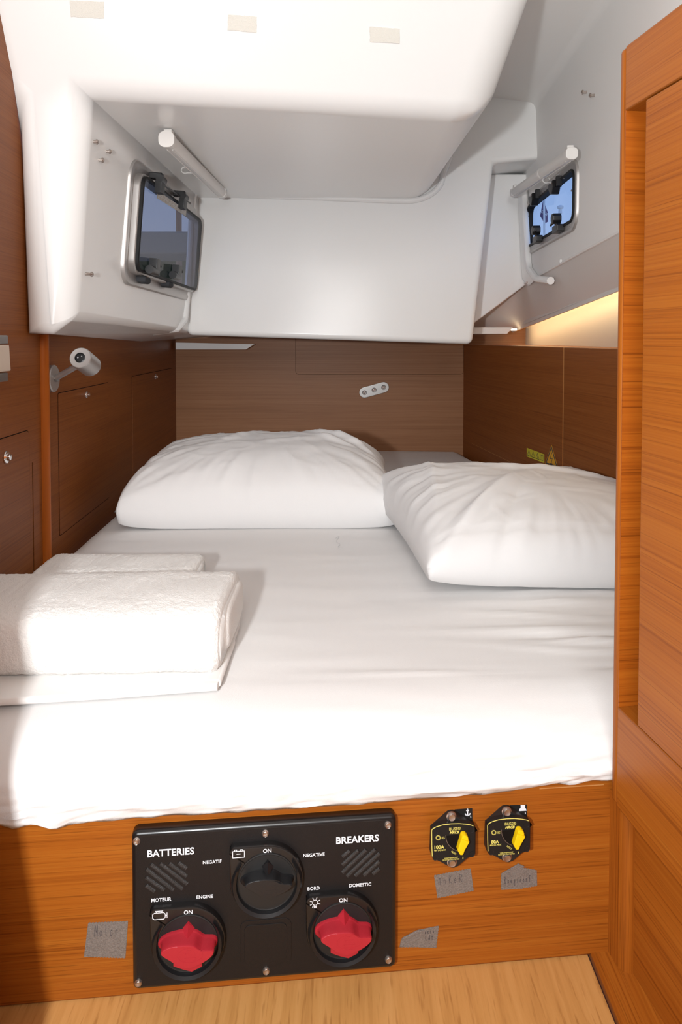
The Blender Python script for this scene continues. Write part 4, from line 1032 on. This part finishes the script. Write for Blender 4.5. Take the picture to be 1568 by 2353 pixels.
def tape(pts, label, words_, extra=None, curl=0):
    q = [FRONT.p(x, y, .0006) for x, y in pts]
    cu_ = sum(p[0] for p in q) / len(q); cv_ = sum(p[1] for p in q) / len(q)
    t = thing('tape_strip', label, 'tape', FRONT, (cu_, cv_, 0), 'grey tape labels on the bed front')
    # torn, toothed outline
    o_ = []
    for i in range(len(q)):
        a, b = V(q[i]), V(q[(i + 1) % len(q)]); n = max(2, int((b - a).length / .0016))
        for k in range(n):
            p = a.lerp(b, k / n); d = (b - a).normalized(); j = .0004 * (1 if k % 2 else -1) if i % 2 == 0 else .0001
            o_.append((p.x - d.y * j, p.y + d.x * j))
    bm = B(); prism(bm, o_, .00005, .0005); obj('backing', bm, 'duct_tape', t, smooth=False)
    if words_:
        bm = B()
        for s_, x, y, hpx, wpx, slope in words_:
            for ch_i, ch in enumerate(s_):
                for st_ in GL[ch]:
                    P = [FRONT.p(x + (ch_i + gx * .85) * wpx, y + slope * (ch_i + gx) * wpx - gy * hpx, .0005) for gx, gy in st_]
                    P = [(p.x, p.y) for p in smooth_path([V((*p, 0)) for p in P], 3)]
                    stroke(bm, P, .0004, .00052, .0001)
        obj('handwriting', bm, 'ink', t)
    if extra: extra(t)
    return t
tape(((203, 2121), (294, 2117), (288, 2202), (193, 2199)), 'grey duct tape left of the switch panel, marked Motor', (('Motor', 217, 2152, 27, 12, -.04),))
tape(((998, 2012), (1082, 1996), (1089, 2047), (1006, 2064)), 'tilted grey duct tape under the left breaker, marked AnKeR', (('AnKeR', 1008, 2033, 19, 12, -.12),))
def fold3(t):
    q = [FRONT.p(x, y, .002) for x, y in ((1152, 2010), (1193, 1986), (1208, 1993), (1196, 1992), (1156, 2014))]
    bm = B(); prism(bm, q, .0005, .0016, .0004); obj('folded_edge', bm, 'duct_tape', t)
tape(((1152, 2011), (1193, 1987), (1206, 1995), (1234, 2000), (1235, 2036), (1198, 2042), (1152, 2045)), 'grey duct tape with a folded peak under the right breaker', (('Boegsdorf', 1160, 2030, 14, 7, -.08),), fold3)
def fold4(t):
    q = [FRONT.p(x, y, .002) for x, y in ((924, 2158), (958, 2140), (975, 2139), (945, 2154), (926, 2161))]
    bm = B(); prism(bm, q, .0005, .0022, .0005); obj('folded_edge', bm, 'duct_tape', t)
tape(((922, 2160), (960, 2138), (1009, 2128), (1003, 2178), (960, 2177), (919, 2177)), 'crumpled grey duct tape right of the switch panel', (('accu', 977, 2146, 10, 6, -.1), ('Ldt', 978, 2161, 11, 7, -.1)), fold4)

# ---------------------------------------------------------------- things on the wood walls
def plate_push():
    a, b = BACK.p(838, 902), BACK.p(882, 890); c = ((a[0] + b[0]) / 2, (a[1] + b[1]) / 2); an = math.atan2(b[1] - a[1], b[0] - a[0])
    t = thing('push_plate', 'small silver plate with three round push buttons on the back wall', 'switch plate', BACK, (c[0], c[1], 0))
    hl = math.hypot(b[0] - a[0], b[1] - a[1]) / 2; r = .0215
    R2_ = lambda x, y: (c[0] + x * math.cos(an) - y * math.sin(an), c[1] + x * math.sin(an) + y * math.cos(an))
    out = [R2_(hl + r * math.cos(i * PI / 12 - PI / 2), r * math.sin(i * PI / 12 - PI / 2)) for i in range(13)] + [R2_(-hl + r * math.cos(i * PI / 12 + PI / 2), r * math.sin(i * PI / 12 + PI / 2)) for i in range(13)]
    bm = B(); prism(bm, out, 0, .004, .0015); obj('plate', bm, 'alu_dark', t)
    for k in (-1, 0, 1):
        p = R2_(k * hl, 0)
        bm = B(); lathe(bm, [(.0095, .003), (.0095, .0052), (.008, .0062), (.0066, .0055)], Matrix.Translation((*p, 0)), 20); n_ = obj('button_ring', bm, 'alu_dark', t)
        bm = B(); lathe(bm, [(.0062, .004), (.0062, .0068), (.005, .0078), (.002, .008)], Matrix.Translation((*p, 0)), 16); obj('button', bm, 'chrome', n_)
plate_push()
def warn():
    q = [RIGHT.p(x, y, .0034) for x, y in ((1211, 1029), (1251, 1044), (1251, 1064), (1211, 1049))]
    c = (sum(p[0] for p in q) / 4, sum(p[1] for p in q) / 4)
    t = thing('warning_label', 'yellow oblong safety label with four small pictograms on the right wall', 'sticker', RIGHT, (*c, .003))
    bm = B(); prism(bm, q, .0031, .0034); obj('backing', bm, 'sticker_yellow', t)
    bm = B(); P = lambda f, g: tuple(V(q[3]).lerp(V(q[2]), f).lerp(V(q[0]).lerp(V(q[1]), f), g))
    for k in range(3):
        f = .04 + k * .245
        stroke(bm, [P(f, .18), P(f + .2, .18), P(f + .1, .82), P(f, .18), P(f + .2, .18)], .0016, .0034, .0002); stroke(bm, [P(f + .1, .28), P(f + .1, .55)], .0018, .0034, .0002)
    stroke(bm, [P(.79, .25), P(.79, .8), P(.87, .75), P(.95, .8), P(.95, .25), P(.87, .2), P(.79, .25)], .0014, .0034, .0002); stroke(bm, [P(.87, .2), P(.87, .75)], .0012, .0034, .0002)
    obj('pictograms', bm, 'ink', t)
    q = [RIGHT.p(x, y, .0034) for x, y in ((1253, 1066), (1283, 1076), (1268, 1022))]; c = (sum(p[0] for p in q) / 3, sum(p[1] for p in q) / 3)
    t = thing('warning_triangle', 'yellow triangular high voltage sticker with a black bolt on the right wall', 'sticker', RIGHT, (*c, .003))
    bm = B(); prism(bm, q, .0031, .0034); obj('border', bm, 'sticker_amber', t)
    ins = lambda k: [tuple(V(c) + (V(p) - V(c)) * k) for p in q]
    bm = B(); prism(bm, ins(.93), .0034, .0036); obj('black_band', bm, 'ink', t)
    bm = B(); prism(bm, ins(.72), .0036, .0038); obj('field', bm, 'sticker_amber', t)
    bm = B(); G = lambda x, y: RIGHT.p(x, y, .0038)
    stroke(bm, [G(1269, 1040), G(1265, 1054), G(1270, 1053), G(1267, 1068)], .0022, .0038, .0002); prism(bm, [G(1264, 1064), G(1270, 1065), G(1268, 1072)], .0038, .004); obj('bolt', bm, 'ink', t)
warn()

# reading lamp
LW = lambda px, py, w_=0: LEFT.p(px, py, w_)
u, v = LW(113, 870)
lamp = thing('reading_lamp', 'brushed metal reading lamp with tilted cylinder head on the left wall', 'lamp', LEFT, (u, v, 0))
bm = B(); lathe(bm, [(.0285, 0), (.0285, .0095), (.027, .0115), (.012, .012)], Matrix.Translation((u + .002, v, 0)), 32); obj('wall_base', bm, 'alu', lamp)
def to_left(P): return V(LEFT.uv(P))
hd0, hd1 = at(184, 822, 1.415), at(208, 841, 1.475)
p0 = V((u + .002, v, .011)); hl0, hl1 = to_left(hd0), to_left(hd1); ax = (hl1 - hl0).normalized()
pe = to_left(at(175, 842, 1.435))
bm = B(); tube(bm, [p0, p0.lerp(pe, .5), pe], .0062, 14); obj('arm', bm, 'alu', lamp)
bm = B(); lathe(bm, [(.0085, 0), (.0085, .004)], aim(p0, pe - p0), 16); obj('arm_joint', bm, 'alu_dark', lamp)
ln_ = (hl1 - hl0).length
bm = B(); lathe(bm, [(.0100, .0008), (.0205, 0), (.0218, .0012), (.0222, .003), (.0222, ln_), (.019, ln_ + .0005), (.019, ln_ - .01)], aim(hl0, ax), 40); hd = obj('head', bm, 'alu', lamp)
bm = B(); lathe(bm, [(.0105, .004), (.0105, -.0012), (.0092, -.0018), (.0085, -.0005)], aim(hl0, ax), 28); sw = obj('switch', bm, 'blackplastic', hd)
bm = B(); lathe(bm, [(.0083, .003), (.0080, -.0010), (.004, -.0016)], aim(hl0, ax), 24); obj('rocker', bm, 'rubber', hd)
m_ = aim(hl0 - ax * .0019, -ax)
bm = B(); stroke(bm, [(-.0028, .0025), (-.0028, .0048)], .0006, 0, .0001); stroke(bm, [(.0012 * math.cos(a * PI / 5), -.0038 + .0012 * math.sin(a * PI / 5)) for a in range(11)], .0005, 0, .0001)
bmesh.ops.transform(bm, matrix=m_, verts=bm.verts); obj('switch_marks', bm, 'print_white', hd)

# wall light cut by the left edge of the picture
yc_ = 1.165
sc = thing('wall_light', 'cream shaded wall light in metal brackets at the left edge', 'lamp', LEFT, (yc_, .705, 0))
e1 = LEFT.p(20, 780, .012)
bm = B(); box(bm, yc_ - .08, LEFT.p(19, 780, .02)[0], .7325, .7485, 0, .020); obj('bracket', bm, 'alu_dark', sc, bevel=.002)
bm = B(); box(bm, yc_ - .08, LEFT.p(19, 870, .02)[0], .6685, .6840, 0, .020); obj('bracket', bm, 'alu_dark', sc, bevel=.002)
ue = LEFT.p(22, 828, .022)[0]
bm = B(); prism(bm, [(yc_ - .08, .686), (ue + .002, .686), (ue - .003, .7315), (yc_ - .08, .7315)], .001, .024, .004); obj('shade', bm, 'shade_cream', sc)

# LED strip over the shelf
led = thing('led_strip', 'warm glowing light strip under the liner edge over the right shelf', 'light', WORLD, tuple(L2(2.2)))
ysl = [2.72, 2.3, 2.0, 1.75, 1.5, 1.2]
bm = B()
loft(bm, [[L2(y) + V((a, 0, b)) for a, b in ((-.003, -.006), (.003, -.006), (.004, .005), (-.003, .006))] for y in ysl]); bmesh.ops.recalc_face_normals(bm, faces=bm.faces)
obj('profile', bm, 'headliner', led)
bm = B()
loft(bm, [[L2(y) + V((a, 0, b)) for a, b in ((.006, .000), (.016, .000), (.016, .004), (.006, .004))] for y in ysl]); bmesh.ops.recalc_face_normals(bm, faces=bm.faces)
obj('diodes', bm, 'led', led)
bm = B(); c_ = at(1183, 756, 2.60); box(bm, c_.x - .008, c_.x + .010, 2.60, 2.63, c_.z - .006, c_.z + .002); obj('end_diode', bm, 'led_tip', led, bevel=.002)

# roller blinds by the two windows
def blind(p0, p1, r, label, nears, loop_px=None, loopY=None, clip=None):
    p0, p1 = V(p0), V(p1); d = (p1 - p0).normalized()
    t = thing('roller_blind', label, 'blind', WORLD, tuple((p0 + p1) / 2))
    bm = B(); lathe(bm, [(r, 0), (r, (p1 - p0).length)], aim(p0, d), 20); obj('roller', bm, 'blindwhite', t)
    up = V((0, 0, 1)); sd = d.cross(up).normalized(); up = sd.cross(d)
    bm = B()
    for k in (-.35, .35): tube(bm, [p0 + d * .02 + sd * r * k * 1.0 - up * r * .96, p1 - d * .02 + sd * r * k - up * r * .96], .0016, 6)
    obj('guide_rib', bm, 'blindwhite', t)
    for P, s_ in ((p0, -1), (p1, 1)):
        bm = B(); m3 = Matrix((sd, up, d * 1.0)).transposed().to_4x4(); m3.translation = P; prism(bm, rr(0, 0, r * 2.06, r * 2.06, r * .8, 5), -.010, .012, .003); bmesh.ops.transform(bm, matrix=m3, verts=bm.verts); bmesh.ops.recalc_face_normals(bm, faces=bm.faces)
        obj('end_cap', bm, 'blindwhite', t)
        bm = B(); q_ = P - d * (.012 * s_); m2 = Matrix((sd, up, d)).transposed().to_4x4(); m2.translation = q_
        box(bm, -r * .55, r * .55, 0, r * 1.5, -.010, .010); bmesh.ops.transform(bm, matrix=m2, verts=bm.verts); obj('bracket', bm, 'blindwhite', t, bevel=.002)
    if clip is not None:
        bm = B(); lathe(bm, [(r * 1.0, 0), (r * 1.16, .004), (r * 1.16, .018), (r * 1.0, .022)], aim(p0.lerp(p1, clip), d), 20); obj('clip', bm, 'blindwhite', t)
    if loop_px:
        c = at(*loop_px, loopY); pts = [c + V((.010 * math.cos(a * PI / 6), 0, .008 * math.sin(a * PI / 6))) for a in range(11)] + [c + V((.022, .006, -.006))]
        bm = B(); tube(bm, smooth_path(pts, 3), .0016, 6); obj('pull_loop', bm, 'blindwhite', t)
blind(at(385, 322, 1.52), at(508, 442, 2.13), .0165, 'white roller blind tube under the ceiling above the left window', 0, (426, 391), 1.78)
blind(at(1184, 442, 2.36), at(1312, 354, 1.74), .0150, 'white roller blind tube above the small right window', 0, (1256, 414), 2.0, clip=.55)

# velcro pads on the liner
for pts, label in ((((160, 1), (239, 4), (239, 43), (163, 39)), 'leftmost rough velcro pad stuck high on the white liner'), (((524, 33), (590, 38), (590, 75), (523, 69)), 'middle rough velcro pad stuck high on the white liner'),
                   (((850, 61), (919, 66), (919, 100), (851, 96)), 'right rough velcro pad below the overhead panel corner')):
    q = [SL.p(x, y, .001) for x, y in pts]; c = (sum(p[0] for p in q) / 4, sum(p[1] for p in q) / 4)
    o_ = []
    for i in range(4):
        a, b = V(q[i]), V(q[(i + 1) % 4])
        for k in range(14):
            p = a.lerp(b, k / 14); o_.append((p.x + random.uniform(-1, 1) * .0004, p.y + random.uniform(-1, 1) * .0004))
    t = thing('velcro_pad', label, 'velcro pad', SL, (c[0], c[1], 0), 'velcro pads on the liner')
    bm = B(); prism(bm, o_, -.0004, .0016, .0004); obj('pile', bm, 'velcro', t)

# bare screws and plugs in the liner
def liner_screw(fr, px, py, label, r=.0052, ln=.011, mt_='steel', grp='bare screws in the white liner', cat='screw'):
    u, v = fr.p(px, py, .006)
    t = thing('liner_screw' if cat == 'screw' else 'screw_cap', label, cat, fr, (u, v, 0), grp)
    if cat == 'screw':
        bm = B(); lathe(bm, [(r * .62, -.002), (r * .55, ln)], Matrix.Translation((u, v, 0)), 12); obj('shank', bm, mt_, t)
        bm = B(); lathe(bm, [(r * .6, ln - .003), (r, ln - .002), (r, ln), (r * .6, ln + .002), (r * .25, ln + .001)], Matrix.Translation((u, v, 0)), 14); obj('screw_head', bm, mt_, t)
    else:
        bm = B(); lathe(bm, [(r, -.001), (r, .003), (r * .7, .0045), (r * .2, .005)], Matrix.Translation((u, v, 0)), 16); obj('cap', bm, 'gelcoat', t)
liner_screw(WIN1, 218, 326, 'highest of three bare screws up left of the left window')
liner_screw(WIN1, 248, 348, 'rightmost of three bare screws up left of the left window')
liner_screw(WIN1, 231, 368, 'lowest of three bare screws up left of the left window')
liner_screw(WIN1, 206, 630, 'single bare screw low on the liner, left of the left window')
liner_screw(WIN2, 1343, 212, 'left one of two bare screws above the right window', .0056)
liner_screw(WIN2, 1361, 219, 'right one of two bare screws above the right window', .0056)
liner_screw(WIN2, 1285, 601, 'white round plug in the liner below the right window', .007, cat='screw_cap', grp='white plugs')
# a stray thread on the sheet
bm = B(); tube(bm, smooth_path([V((x, y, .2992)) for x, y in ((-.012, 1.535), (-.004, 1.55), (-.010, 1.51), (-.002, 1.49), (-.006, 1.47), (.001, 1.46))], 5), .0004, 5)
tag(obj('thread', bm, 'print_pale'), 'fine stray thread lying on the sheet between the pillows', 'thread')
